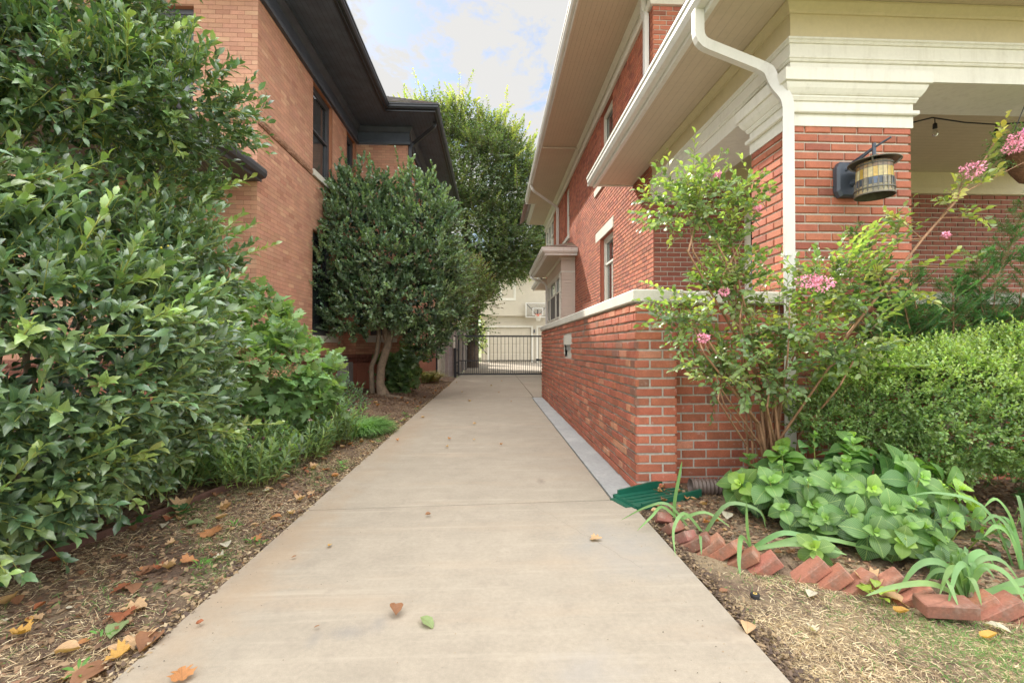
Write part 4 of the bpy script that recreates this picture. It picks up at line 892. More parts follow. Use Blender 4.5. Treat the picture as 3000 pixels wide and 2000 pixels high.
CAMP = np.array([0,0,1.153])
def facing(P, Nn, keep=-.25, rng=RNG, back=.25):
    """thin out the side that turns away from the street"""
    v = norm(P - CAMP); d = (Nn*v).sum(1); return (d < -keep) | (rng.uniform(size=len(P)) < back)
# ------------------------------------------------------------------ big holly, left foreground
hol = empty('holly_shrub', (-3.2, 3.3, 0), 'huge glossy dark holly shrub filling the left foreground', 'shrub')
HB = [(-3.25,3.2,1.0,1.12,1.1,1.0), (-3.35,3.25,2.2,1.08,1.2,1.15), (-3.55,3.0,3.4,1.15,1.1,1.1), (-2.35,2.45,1.15,.68,.75,.62), (-2.32,3.15,1.72,.46,.55,.34), (-3.2,2.2,1.7,.9,.95,1.0), (-2.28,3.25,2.84,.46,.5,.27), (-2.35,3.05,.85,.42,.6,.52),
      (-2.55,2.35,.62,.62,.6,.45), (-3.9,1.9,2.6,1.2,1.0,1.2), (-2.55,2.9,2.72,.45,.5,.28), (-2.45,2.95,3.92,.42,.4,.2)]
def holly_build():
    LS = Leaves(); ST = Stems(4); rng = np.random.default_rng(3)
    P, Nn = hull(HB, 9800, rng, depth=.08); k = (P[:,2] > .10) & facing(P, Nn, .05, rng, .3); P, Nn = P[k], Nn[k]
    d = Nn*.75 + np.array([.30,-.12,.32]) + rng.normal(0,.30,P.shape); L = rng.uniform(.12,.34,len(P))
    cols = rmix((.062,.135,.060),(.048,.11,.052),(.078,.155,.058),(.056,.122,.062),(.095,.17,.055))
    top = P[:,2] > 2.1
    e1 = twigs(LS, ST, P[~top]-norm(d[~top])*.08, d[~top], L[~top], 11, .080, lsv=.38, cols=cols, ang=60, up=.2, sr=.003, rng=rng)
    e2 = twigs(LS, ST, P[top]-norm(d[top])*.08, d[top], L[top]*1.1, 11, .072, lsv=.35, cols= rmix((.055,.13,.045),(.07,.155,.042),(.045,.112,.05)), ang=60, up=.2, sr=.003, rng=rng)
    # long yellow-green leading shoots
    k = rng.choice(len(P), 330, replace=False); dd = Nn[k]*.8 + np.array([.45,-.1,.45]) + rng.normal(0,.25,(330,3))
    twigs(LS, ST, P[k], dd, rng.uniform(.22,.42,330), 13, .080, rmix((.17,.28,.055),(.12,.23,.06),(.21,.31,.055)), ang=55, up=.4, sr=.0045, rng=rng)
    # inner, sparser leaves coloured dark, painting shade into the heart
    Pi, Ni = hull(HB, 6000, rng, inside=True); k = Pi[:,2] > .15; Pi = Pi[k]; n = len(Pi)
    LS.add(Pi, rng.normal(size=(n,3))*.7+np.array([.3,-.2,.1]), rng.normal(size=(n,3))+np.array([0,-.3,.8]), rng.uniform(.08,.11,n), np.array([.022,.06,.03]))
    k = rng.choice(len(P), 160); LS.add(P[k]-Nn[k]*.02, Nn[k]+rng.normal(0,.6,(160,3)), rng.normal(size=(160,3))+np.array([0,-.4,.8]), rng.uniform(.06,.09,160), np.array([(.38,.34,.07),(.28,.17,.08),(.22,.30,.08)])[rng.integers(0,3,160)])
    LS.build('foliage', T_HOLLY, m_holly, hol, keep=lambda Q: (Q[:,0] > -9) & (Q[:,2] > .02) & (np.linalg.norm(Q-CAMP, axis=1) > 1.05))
    ST.build('twigs', twigY, hol)
    B = Stems(7)
    for i in range(13):
        an = rng.uniform(0, 6.28); q = np.array([-3.1+rng.normal(0,.15), 3.3+rng.normal(0,.15), -.05]); pts = [q]
        dv = np.array([math.cos(an)*.7, math.sin(an)*.7, 1.0])
        for j in range(5): dv = dv + rng.normal(0,.2,3); dv[0] = min(dv[0], .25); q = q + norm(dv)*.42; pts.append(q.copy())
        B.poly(pts, .03, .008)
    B.build('trunk', bark, hol)
    bm = MB()
    idx = rng.choice(len(e1), 60, replace=False)
    for q in e1[idx]:
        for _ in range(rng.integers(2,5)):
            c = q - np.array([.06,0,.03]) + rng.normal(0,.018,3)
            if np.linalg.norm(c-CAMP) > 1.2: bm.lathe([(.0005,-.007),(.006,-.003),(.006,.003),(.0005,.007)], c, 6)
    bm.build('berries', [m_berry], hol, smooth=True)['kind'] = 'stuff'
holly_build()
# ------------------------------------------------------------------ small multi-stem tree in front of the wall
tr = empty('ornamental_tree', (-2.6, 10.45, 0), 'rounded dark evergreen tree with pale multi-stem trunk before the orange brick wall', 'tree')
TB = [(-2.45,10.3,3.15,1.15,1.1,1.15), (-2.75,10.1,4.35,.62,.6,.55), (-1.75,10.1,4.4,.62,.6,.52), (-2.9,9.8,3.6,.75,.6,.55), (-1.6,9.8,3.75,.72,.6,.5), (-2.2,9.6,3.0,.85,.6,.5), (-3.7,10.0,2.35,.5,.5,.38), (-.95,10.1,2.85,.42,.5,.4), (-1.0,10.7,2.0,.42,.4,.5), (-4.0,10.0,3.3,.32,.4,.28), (-1.35,10.9,1.35,.3,.35,.42), (-3.35,10.0,2.9,.75,.8,.8), (-1.45,10.3,3.3,.75,.9,.95), (-2.2,10.0,2.2,1.25,.9,.62), (-3.1,10.2,4.25,.6,.6,.7), (-1.55,10.2,2.1,.55,.7,.62), (-1.3,10.3,4.3,.3,.4,.55), (-3.0,9.9,1.75,.5,.5,.35), (-1.62,10.6,1.4,.38,.4,.5)]
def tree_build():
    LS = Leaves(); ST = Stems(3); rng = np.random.default_rng(5)
    P, Nn = hull(TB, 3900, rng, depth=.17, bump=.40); k = facing(P, Nn, -.1, rng, .35); P, Nn = P[k], Nn[k]
    d = Nn*.8 + np.array([0,0,.55]) + rng.normal(0,.3,P.shape)
    cols = rmix((.078,.155,.078),(.064,.135,.070),(.096,.18,.078),(.115,.21,.078))
    twigs(LS, ST, P-norm(d)*.08, d, rng.uniform(.16,.34,len(P)), 10, .098, cols, ang=50, up=.5, sr=.003, rng=rng)
    Pi, _ = hull(TB, 5000, rng, inside=True); n = len(Pi); LS.add(Pi, rng.normal(size=(n,3)), rng.normal(size=(n,3))+np.array([0,-.4,.6]), rng.uniform(.08,.12,n), np.array([.022,.055,.032]))  # inner leaves coloured darker as painted shade inside the crown
    # leaders at the top
    q = np.array([(-3.6,9.9,4.5),(-3.2,10.0,4.8),(-2.55,10.1,5.0),(-2.0,10.1,4.95),(-1.7,10.2,4.9),(-1.35,10.2,4.7),(-1.1,10.3,4.4),(-3.9,9.9,3.2),(-2.9,10.0,4.9),(-.95,10.3,3.9),(-2.3,9.5,2.9)]); q = np.repeat(q, 3, 0)+rng.normal(0,.12,(33,3))
    twigs(LS, ST, q-np.array([0,0,.25]), np.array([0,0,1.0])+rng.normal(0,.22,(33,3)), rng.uniform(.4,.62,33), 16, .085, rmix((.07,.16,.04),(.05,.13,.05)), ang=50, up=.4, sr=.004, rng=rng)
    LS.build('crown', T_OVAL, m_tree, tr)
    ST.build('twigs', twigB, tr)
    m = MB()
    def limb(pts, r, k=12): m.tube(pts, r, k=k)
    limb([(-2.42,10.42,-.1),(-2.44,10.4,.05),(-2.52,10.4,.3),(-2.5,10.42,.7),(-2.36,10.4,1.15),(-2.28,10.38,1.45),(-2.12,10.35,1.9),(-2.0,10.3,2.8)], [.22,.145,.10,.092,.088,.08,.07,.04])
    limb([(-2.7,10.55,-.1),(-2.74,10.55,.2),(-2.74,10.5,.7),(-2.62,10.5,1.0),(-2.56,10.45,1.4),(-2.6,10.4,2.2),(-2.8,10.3,3.2)], [.08,.062,.058,.055,.05,.04,.03])
    limb([(-2.34,10.40,1.15),(-2.40,10.4,1.5),(-2.52,10.35,1.9),(-2.6,10.3,2.9)], [.085,.075,.06,.04])
    limb([(-2.16,10.36,1.35),(-2.02,10.3,1.7),(-1.85,10.3,2.1),(-1.5,10.3,3.0)], [.06,.055,.05,.03])
    limb([(-2.44,10.35,.03),(-2.2,10.25,.03),(-1.95,10.15,.02),(-1.72,10.0,-.02)], [.09,.05,.035,.02], 8)
    limb([(-2.5,10.4,.05),(-2.62,10.2,.02),(-2.7,10.0,-.03)], [.1,.05,.02], 8)
    m.build('trunk', [bark], tr, smooth=True)
tree_build()
# ------------------------------------------------------------------ large elm behind the fence
def big_tree(name, loc, label, blobs, n, leafs, cols, trunk, seed, nin=.5, shoots=None, T=None, keep=.0, tl=(.5,1.1), nl=12):
    t = empty(name, loc, label, 'tree'); rng = np.random.default_rng(seed); LS = Leaves(); ST = Stems(3)
    P, Nn = hull(blobs, n, rng, depth=.14, bump=.16, seed=seed); k = facing(P, Nn, -.15, rng, .3); P, Nn = P[k], Nn[k]
    d = Nn*.85 + np.array([0,0,.35]) + rng.normal(0,.4,P.shape)
    twigs(LS, ST, P, d, rng.uniform(*tl,len(P)), nl, leafs, cols, ang=65, mode='flat', up=.1, droop=.15, sr=.008, rng=rng, taper=.4)
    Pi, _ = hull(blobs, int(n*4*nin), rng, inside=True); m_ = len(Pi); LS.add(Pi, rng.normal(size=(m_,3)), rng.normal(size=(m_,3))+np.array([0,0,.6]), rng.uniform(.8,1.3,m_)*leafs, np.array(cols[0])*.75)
    if shoots:
        for (q, nsh, spread, ln) in shoots:
            Q = np.array(q)+rng.normal(0,1,(nsh,3))*np.array(spread); dd = np.array([0,0,1.0])+rng.normal(0,.28,(nsh,3)); dd[:,0] += (Q[:,0]-loc[0])*.13
            twigs(LS, ST, Q, dd, rng.uniform(ln*.5,ln*1.2,nsh), 20, leafs*1.1, shoot_cols, ang=75, mode='flat', up=0, droop=.25, sr=.010, rng=rng, taper=.5)
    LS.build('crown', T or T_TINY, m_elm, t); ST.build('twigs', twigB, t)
    m = MB()
    for pts, r in trunk: m.tube(pts, r, k=10)
    m.build('trunk', [barkD], t, smooth=True); return t
shoot_cols = rmix((.15,.20,.055),(.12,.17,.05),(.18,.21,.06))
EB = [(-1.6,25,7.0,3.4,2.6,2.6),(-1.4,25,10.2,3.2,2.4,2.2),(-2.8,25.5,11.6,2.2,2.0,1.9),(.6,25,9.4,2.0,2.0,2.4),(.3,25,11.2,1.6,1.6,1.3),(-3.6,24,8.6,2.2,2.0,2.6),(.9,24.6,6.9,1.7,1.8,1.5),(-1.2,24,5.2,1.5,1.2,1.2),(1.8,25.5,8.0,1.7,1.8,1.5),(1.9,26,6.5,1.6,1.4,.8),(.6,24.4,6.0,1.2,1.2,.9),(-1.1,24.6,3.2,.62,.5,1.6),(1.4,24.3,9.0,1.6,1.2,1.3),(.2,24,7.6,1.5,1,1.2),(.1,23,5.5,1.0,.8,.5),(1.0,23,6.3,1.1,.8,.55),(-.15,22.5,4.5,.6,.5,.35),(-3.3,25,13.0,.9,.8,1.2),(-2.0,25,13.3,.7,.7,.9),(-.7,25,12.9,.7,.7,.8),(.5,25,12.4,.6,.6,.7),(1.5,25,11.3,.6,.6,.7)]
big_tree('elm_tree', (-1.1,25,0), 'tall airy green elm with feathery upright shoots behind the fence between the houses', EB, 9500, .165, rmix((.045,.088,.032),(.056,.102,.034),(.036,.074,.028),(.078,.115,.036)),
    [([(-1.1,25,-.2),(-1.1,25,2),(-1.0,25,4),(-1.3,25,6.5),(-1.8,25,10)], [.42,.36,.32,.24,.1]), ([(-1.0,25,3.6),(-.2,25,5.5),(.7,25,8.5)], [.22,.16,.07]), ([(-1.2,25,5),(-2.6,25,7.5),(-3.4,25,10)], [.2,.14,.06]), ([(-1.5,25,7),(-1.2,25,10),(-1.0,25,12.5)], [.15,.1,.04])], 8,
    shoots=[((-3.0,24.6,13.4),60,(.9,.7,.7),1.2),((-1.7,24.6,13.2),50,(.8,.7,.6),1.1),((-.3,24.5,12.6),50,(.9,.7,.6),1.1),((1.0,24.5,11.7),50,(.8,.7,.6),1.0),((2.0,24.5,9.7),40,(.7,1,.7),1.0),((-4.0,24,10.6),25,(.7,.7,.5),1.3),((-1.2,23.0,9.0),90,(1.8,.4,1.6),1.0)])
UB = [(-1.75,20.5,4.0,.95,.8,1.5),(-1.5,20.4,2.9,.6,.6,.8),(-1.0,20.2,4.2,.8,.7,.8),(-2.6,21,3.3,.8,.8,1.3),(-.55,20.0,3.75,.55,.5,.42),(-.2,19.9,3.15,.45,.4,.28),(-1.35,20.2,2.4,.35,.4,.5)]
big_tree('redbud_tree', (-1.75,20.5,0), 'small loose tree with browning leaves leaning over the picket fence beside the gate', UB, 1500, .095, rmix((.085,.15,.035),(.10,.17,.04),(.12,.09,.05),(.07,.13,.035)),
    [([(-1.75,20.6,-.2),(-1.75,20.6,2.4),(-1.6,20.5,4.6)], [.17,.14,.08]), ([(-2.3,20.9,-.2),(-2.35,20.9,2),(-2.4,20.9,4)], [.16,.13,.07]), ([(-1.7,20.5,2.4),(-1.0,20.2,3.8),(-.3,20,3.9)], [.07,.04,.015]), ([(-1.6,20.5,2.2),(-.9,20.2,3.2),(-.1,19.9,3.0)],[.05,.03,.01])], 9, tl=(.25,.5), nl=9)
def bush(name, loc, label, blobs, n, leafs, cols, seed, T=T_TINY, mt=None, tl=(.2,.4), nl=8, cat='shrub'):
    t = empty(name, loc, label, cat); rng = np.random.default_rng(seed); LS = Leaves(); ST = Stems(3)
    P, Nn = hull(blobs, n, rng, depth=.12, bump=.15, seed=seed); k = facing(P, Nn, -.1, rng, .3) & (P[:,2] > 0); P, Nn = P[k], Nn[k]
    twigs(LS, ST, P, Nn*.7+np.array([0,0,.5])+rng.normal(0,.3,P.shape), rng.uniform(*tl,len(P)), nl, leafs, cols, ang=60, rng=rng, sr=.004)
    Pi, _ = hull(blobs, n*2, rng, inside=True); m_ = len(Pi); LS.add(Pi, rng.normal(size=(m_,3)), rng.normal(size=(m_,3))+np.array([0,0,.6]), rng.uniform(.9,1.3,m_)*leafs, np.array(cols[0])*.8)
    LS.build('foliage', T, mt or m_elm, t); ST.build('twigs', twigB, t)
    m = MB(); c = blobs[0]
    for i in range(3): m.tube([(c[0]+rng.normal(0,.08),c[1]+rng.normal(0,.08),-.1),(c[0]+rng.normal(0,.15),c[1],c[2])], [.04,.02], k=6)
    m.build('stems', [barkD], t); return t
bush('leafy_shrub', (-3.6,24,0), 'pale green bush beyond the fence, left behind the slim black pole', [(-3.4,24,1.9,1.4,1,1.9),(-4.6,25,3.2,1.6,1,2.2),(-2.4,24.5,3,.9,.8,1.6)], 1300, .12, rmix((.07,.14,.05),(.09,.17,.06)), 21)
bush('leafy_shrub', (-.95,29,0), 'bright lime green bush at the far end of the picket fence beside the garage', [(-1.2,29.5,2.2,.6,.6,.8),(-.9,29.5,1.5,.4,.5,.7)], 350, .10, rmix((.20,.28,.04),(.16,.24,.04)), 22)
bush('small_shrub', (-2.25,11.3,0), 'low dark maple-leaved shrub at the corner of the orange brick wall', [(-2.3,11.2,.55,.42,.35,.48),(-1.95,11.0,.65,.28,.25,.35)], 150, .15, rmix((.06,.14,.035),(.045,.11,.035),(.09,.17,.035)), 23, T=T_LOBED, mt=m_oak, tl=(.1,.25), nl=5)
# ------------------------------------------------------------------ left bed plants
def zg(x, y): return zl(x, y) if x < 0 else zr(x, y)
oh = empty('oakleaf_hydrangea', (-2.6,5.3,0), 'lobed-leaf green shrub with dried brown flower heads between the big holly and the brick wall', 'shrub')
def oak_build():
    LS = Leaves(); ST = Stems(4); rng = np.random.default_rng(31)
    OB = [(-2.95,5.6,1.20,.62,.6,.66),(-2.30,5.2,.82,.50,.5,.50),(-2.75,4.7,.85,.5,.4,.5),(-3.05,5.2,1.35,.38,.4,.35),(-2.05,5.2,.55,.3,.3,.35)]
    P, Nn = hull(OB, 900, rng, depth=.07); k = facing(P, Nn, -.1, rng, .2) & (P[:,2] > .1); P, Nn = P[k], Nn[k]
    twigs(LS, ST, P-Nn*.12, Nn*.7+np.array([.1,0,.4])+rng.normal(0,.25,P.shape), rng.uniform(.12,.22,len(P)), 4, .155, rmix((.12,.225,.075),(.10,.20,.07),(.14,.26,.08),(.08,.17,.06)), ang=75, nup=1.2, sr=.004, rng=rng)
    LS.build('foliage', T_LOBED, m_oak, oh)
    for c in ((-3.0,5.3,.1),(-2.6,5.1,.1),(-2.8,4.9,.1)):
        for i in range(4): ST.poly([np.array(c), np.array(c)+[rng.normal(0,.15),rng.normal(0,.15),.5], np.array(c)+[rng.normal(0,.3),rng.normal(0,.2),1.0]], .010, .005)
    ST.build('stems', barkR, oh)
    for c in ((-2.30,4.45,1.02),(-2.12,4.5,.90),(-2.42,4.55,1.10),(-2.0,4.6,.93),(-2.72,4.7,1.38)):
        F_ = Leaves(); n = 90; u = norm(rng.normal(size=(n,3))); F_.add(np.array(c)+u*np.array([.10,.07,.06])*rng.uniform(.4,1,(n,1)), rng.normal(size=(n,3)), rng.normal(size=(n,3)), rng.uniform(.014,.026,n), np.array([1,1,1.]))
        F_.build('dried_flower_head', T_TINY, m_brownfl, oh)
oak_build()
# perennials: coneflower plants gone to seed
def coneflower(i, x, y, r, h, rng, lab):
    t = empty('coneflower_plant', (x, y, 0), lab, 'flowering plant', 'perennials along the left bed'); LS = Leaves(); ST = Stems(4)
    n = 95; an = rng.uniform(0,6.28,n); rr = r*np.sqrt(rng.uniform(0,1,n)); P = np.stack([x+rr*np.cos(an)*.9, y+rr*np.sin(an), np.full(n,.02)],1)
    D = np.stack([np.cos(an)*.30, np.sin(an)*.30, np.ones(n)],1)+rng.normal(0,.14,(n,3)); L = rng.uniform(.55,.95,n)*h*.85
    twigs(LS, ST, P, D, L, 13, .098, rmix((.10,.19,.055),(.075,.155,.05),(.13,.22,.06),(.065,.13,.06)), ang=65, up=.1, droop=.05, sr=.0028, rng=rng, taper=.35, tip=.6)
    nf = 9; k = rng.choice(n, nf, replace=False); tip = P[k]+norm(D[k])*(L[k]*rng.uniform(1.15,1.4,nf))[:,None]; ST.add(P[k], tip, .0028, .0022)
    LS.build('foliage', T_SLIM, m_soft, t); ST.build('stems', twigG, t)
    for j, q in enumerate(tip):
        m = MB(); rr_ = rng.uniform(.011,.017); m.lathe([(.001,-rr_),(rr_*.8,-rr_*.6),(rr_,0),(rr_*.8,rr_*.7),(.001,rr_*1.1)], q, 8); m.build('seed_head', [m_cone], t, smooth=True)
        if j < 2:
            F_ = Leaves(); m_ = 9; a2 = np.arange(m_)/m_*6.28; F_.add(np.repeat(q[None],m_,0), np.stack([np.cos(a2),np.sin(a2),np.full(m_,-.5)],1), np.array([0,0,1.]), .030, np.array([1,1,1.])); F_.build('petals', T_SLIM, m_fade, t)
m_fade = make_mat('faded_petal', (.62,.38,.36), .7, bump=())
_rg = np.random.default_rng(41)
cf = [(-2.05,4.05,.34,.50,'coneflower clump with seed heads at the foot of the big holly, nearest the street'), (-2.45,4.5,.36,.6,'coneflower clump with seed heads tucked behind the nearest clump against the holly'), (-2.0,4.85,.34,.55,'coneflower clump spilling toward the driveway in the middle of the left bed'),
      (-1.95,5.6,.32,.55,'coneflower clump with black seed heads just in front of the bright green grass tuft'), (-2.35,6.1,.32,.62,'coneflower clump below the lobed-leaf shrub beside the bright green grass tuft'), (-2.55,7.0,.34,.62,'coneflower clump farthest up the left bed, before the pale trunk'), (-2.6,3.75,.3,.45,'low coneflower clump half under the big holly')]
for i, (x, y, r, h, lab) in enumerate(cf): coneflower(i, x, y, r, h, _rg, lab)
bush('blue_green_shrub', (-2.75,6.6,0), 'fine blue-green leafy plant behind the coneflowers under the brick wall', [(-2.75,6.6,.35,.6,.6,.4),(-2.3,6.7,.3,.35,.4,.3),(-3.0,7.5,.35,.35,.5,.35)], 700, .045, rmix((.07,.155,.085),(.06,.13,.07)), 24, T=T_OVAL, mt=m_soft, tl=(.1,.22), nl=9)
_v = []
def blade_T(nseg=5, w=.035, bend=.5):
    V = []; F_ = []
    for i in range(nseg+1):
        t = i/nseg; x = math.sin(t*bend*2)/(bend*2); z = -(1-math.cos(t*bend*2))/(bend*2); ww = w*(1-t**2.2)
        V += [(x, ww, z), (x, -ww, z)]
    for i in range(nseg): F_.append([2*i, 2*i+1, 2*i+3, 2*i+2])
    return np.array(V, float), F_, np.array([(0,0)]*len(V), float)
T_BLADE = blade_T(4, .022, .9); T_STRAW = blade_T(3, .027, .55)
def tuft(name, x, y, r, h, n, cols, label, seed, cat='grass clump', sp=.55):
    rng = np.random.default_rng(seed); LS = Leaves(); an = rng.uniform(0,6.28,n); rr = r*np.sqrt(rng.uniform(0,1,n))*.5
    P = np.stack([x+rr*np.cos(an), y+rr*np.sin(an), np.full(n, zg(x,y)-.01)],1); D = np.stack([np.cos(an)*sp*rng.uniform(.3,1.5,n), np.sin(an)*sp*rng.uniform(.3,1.5,n), np.ones(n)],1)
    N_ = np.stack([-np.cos(an),-np.sin(an),np.full(n,.5)],1)+rng.normal(0,.3,(n,3)); N_ = np.where(True, -N_, N_)
    cols = np.array(cols); LS.add(P, D, -N_, rng.uniform(.6,1.1,n)*h, cols[rng.integers(0,len(cols),n)]*rng.uniform(.8,1.2,(n,1)))
    return tag(LS.build(name, T_BLADE, m_blade, None, origin=(x,y,0)), label, cat)
tuft('grass_clump', -1.83, 6.25, .55, .42, 1500, rmix((.085,.22,.035),(.10,.25,.04),(.07,.18,.035)), 'bright green mounded grass tuft at the edge of the left bed near the driveway', 51)
tuft('grass_clump', -2.2, 14.2, .5, .75, 420, rmix((.16,.19,.06),(.24,.21,.10),(.12,.17,.05)), 'thin tan-green ornamental grass beside the slim pole, on the left of it', 52, sp=.3)
tuft('grass_clump', -1.95, 15.0, .4, .6, 260, rmix((.16,.19,.06),(.28,.23,.12)), 'thin tan-green ornamental grass directly at the foot of the slim pole', 53, sp=.35)
def weed(x, y, s, T, col, label, seed, n=6, name='weed', mt=None, cat='weed', group=None):
    rng = np.random.default_rng(seed); LS = Leaves(); an = np.arange(n)*2.4+rng.uniform(0,6,1); z = zg(x,y)+.02
    LS.add(np.stack([x+np.cos(an)*s*.3, y+np.sin(an)*s*.3, z+rng.uniform(0,s*.6,n)],1), np.stack([np.cos(an),np.sin(an),rng.uniform(.1,.5,n)],1), np.array([0,0,1.])+rng.normal(0,.2,(n,3)), s*rng.uniform(.8,1.2,n), np.array(col)*rng.uniform(.8,1.2,(n,1)))
    return tag(LS.build(name, T, mt or m_soft, None, origin=(x,y,0)), label, cat, group)
_r2 = random.Random(9)
for i, (x, y) in enumerate([(-2.28,2.2),(-2.38,2.68),(-2.25,2.95),(-2.1,3.2),(-2.6,2.9)]):
    weed(x, y, .075, T_LOBED, (.05,.14,.04), ['ivy-like seedling with dark round leaves in front of the steel edging, leftmost','dark-leaved seedling just behind the steel edging','small seedling behind the steel edging under the holly','pale seedling near the end of the steel edging','seedling deep in the mulch under the big holly'][i], 60+i, 7, 'seedling', m_oak, 'seedling')
for i in range(26):
    y = _r2.uniform(1.3, 8.5); x = -1.36 - _r2.random()**1.5*.45
    weed(x, y, _r2.uniform(.03,.055), T_SLIM, (.10,.24,.045), 'small bright green weed in the strip beside the left edge of the driveway', 80+i, _r2.randint(6,12), group='weeds in the left strip')
# steel edging
m = MB(); ed = [(-3.1,1.0),(-2.75,1.5),(-2.58,1.95),(-2.42,2.366),(-2.326,2.839),(-2.236,3.22),(-2.18,3.49),(-2.107,3.9),(-2.02,4.5)]
m.sweep(ed, [(0,-.1),(.022,-.1),(.022,.045),(.016,.058),(.006,.058),(0,.045)]); tag(m.build('steel_edging', [M['steel']], smooth=False), 'rusty brown steel edging strip curving under the big holly', 'edging')

# ------------------------------------------------------------------ dry grass and mulch (uncountable)
def straw_field(name, n, fx, cols, green, seed, szr, kind='stuff'):
    rng = np.random.default_rng(seed); X, Y = fx(rng, n); n = len(X)
    Z = np.array([zg(a, b) for a, b in zip(X, Y)]); an = rng.uniform(0,6.28,n)
    D = np.stack([np.cos(an), np.sin(an), rng.uniform(.0,.75,n)],1); cols = np.array(cols); C = cols[rng.integers(0,len(cols),n)]*rng.uniform(.75,1.25,(n,1))
    g_ = (.45*np.sin(X*4.3+seed)*np.cos(Y*3.7)+rng.normal(0,.35,n)) > (1-green*2.2); C[g_] = np.array([.10,.20,.045])*rng.uniform(.8,1.3,(g_.sum(),1)); D[g_,2] += .6
    LS = Leaves(); LS.add(np.stack([X,Y,Z+.002],1), D, np.array([0,0,1.])+rng.normal(0,.5,(n,3)), rng.uniform(*szr,n), C)
    return tag(LS.build(name, T_STRAW, m_straw), kind=kind, label=None)
def dens(X, Y, s): return .5+.5*np.sin(X*5.1+s)*np.cos(Y*4.3+s*2)+.35*np.sin(X*11+Y*9+s)
def f_left(rng, n):
    Y = .85+rng.uniform(0,1,n)**1.7*5.5; w = np.interp(Y, [.8,2.4,3.9,6.5],[1.9,1.1,.72,.35]); X = -1.325-rng.uniform(0,1,n)*w
    k = rng.uniform(size=n) < np.clip(dens(X,Y,1)+.15,.05,1)*np.interp(Y,[2.5,5],[1,.5]); return X[k], Y[k]
def f_right(rng, n):
    Y = .6+rng.uniform(0,1,n)**.9*1.75; X = 1.05+rng.uniform(0,1,n)*2.6
    e = np.array([edge_x(y) for y in Y]); k = (X < e-.04+ (Y<1.85)*.6) & (rng.uniform(size=n) < np.clip(dens(X,Y,3)*.5+.62-np.clip((Y-1.75)*1.6,0,.6),.04,1)); return X[k], Y[k]
ST_C = [(.60,.48,.31),(.50,.385,.235),(.66,.55,.37),(.40,.29,.175),(.30,.21,.13)]
tag(straw_field('dry_grass_left', 48000, f_left, ST_C, .30, 5, (.022,.06)), 'thin straw-coloured dry grass between the left bed and the driveway', 'grass')
tag(straw_field('dry_grass_right', 100000, f_right, ST_C, .24, 6, (.02,.055)), 'thin straw-coloured dry lawn at the lower right', 'grass')
def chips(name, n, fx, seed, cols, label):
    rng = np.random.default_rng(seed); X, Y = fx(rng, n); n = len(X); Z = np.array([zg(a,b) for a,b in zip(X,Y)])
    C = np.array(cols)[rng.integers(0,len(cols),n)]*rng.uniform(.7,1.3,(n,1)); LS = Leaves()
    an = rng.uniform(0,6.28,n); LS.add(np.stack([X,Y,Z+.004],1), np.stack([np.cos(an),np.sin(an),rng.normal(0,.25,n)],1), np.array([0,0,1.])+rng.normal(0,.35,(n,3)), rng.uniform(.012,.045,n), C)
    return tag(LS.build(name, T_TINY, m_straw), label, 'mulch', kind='stuff')
CH = (lambda *a: list(a))((.16,.09,.055),(.10,.06,.04),(.26,.17,.10),(.34,.23,.14),(.22,.12,.07))
chips('mulch_left', 26000, lambda r, n: (-1.34-r.uniform(0,1,n)**.8*1.5, 1.0+r.uniform(0,1,n)**1.4*14), 71, CH, 'brown bark mulch and crumbled leaves over the left bed')
chips('mulch_right', 14000, lambda r, n: (lambda X, Y: (X[X > np.array([edge_x(q) for q in Y])+.05], Y[X > np.array([edge_x(q) for q in Y])+.05]))(1.1+r.uniform(0,1,n)*3.2, 1.8+r.uniform(0,1,n)*1.85), 72, CH, 'brown mulch in the brick-edged bed on the right')
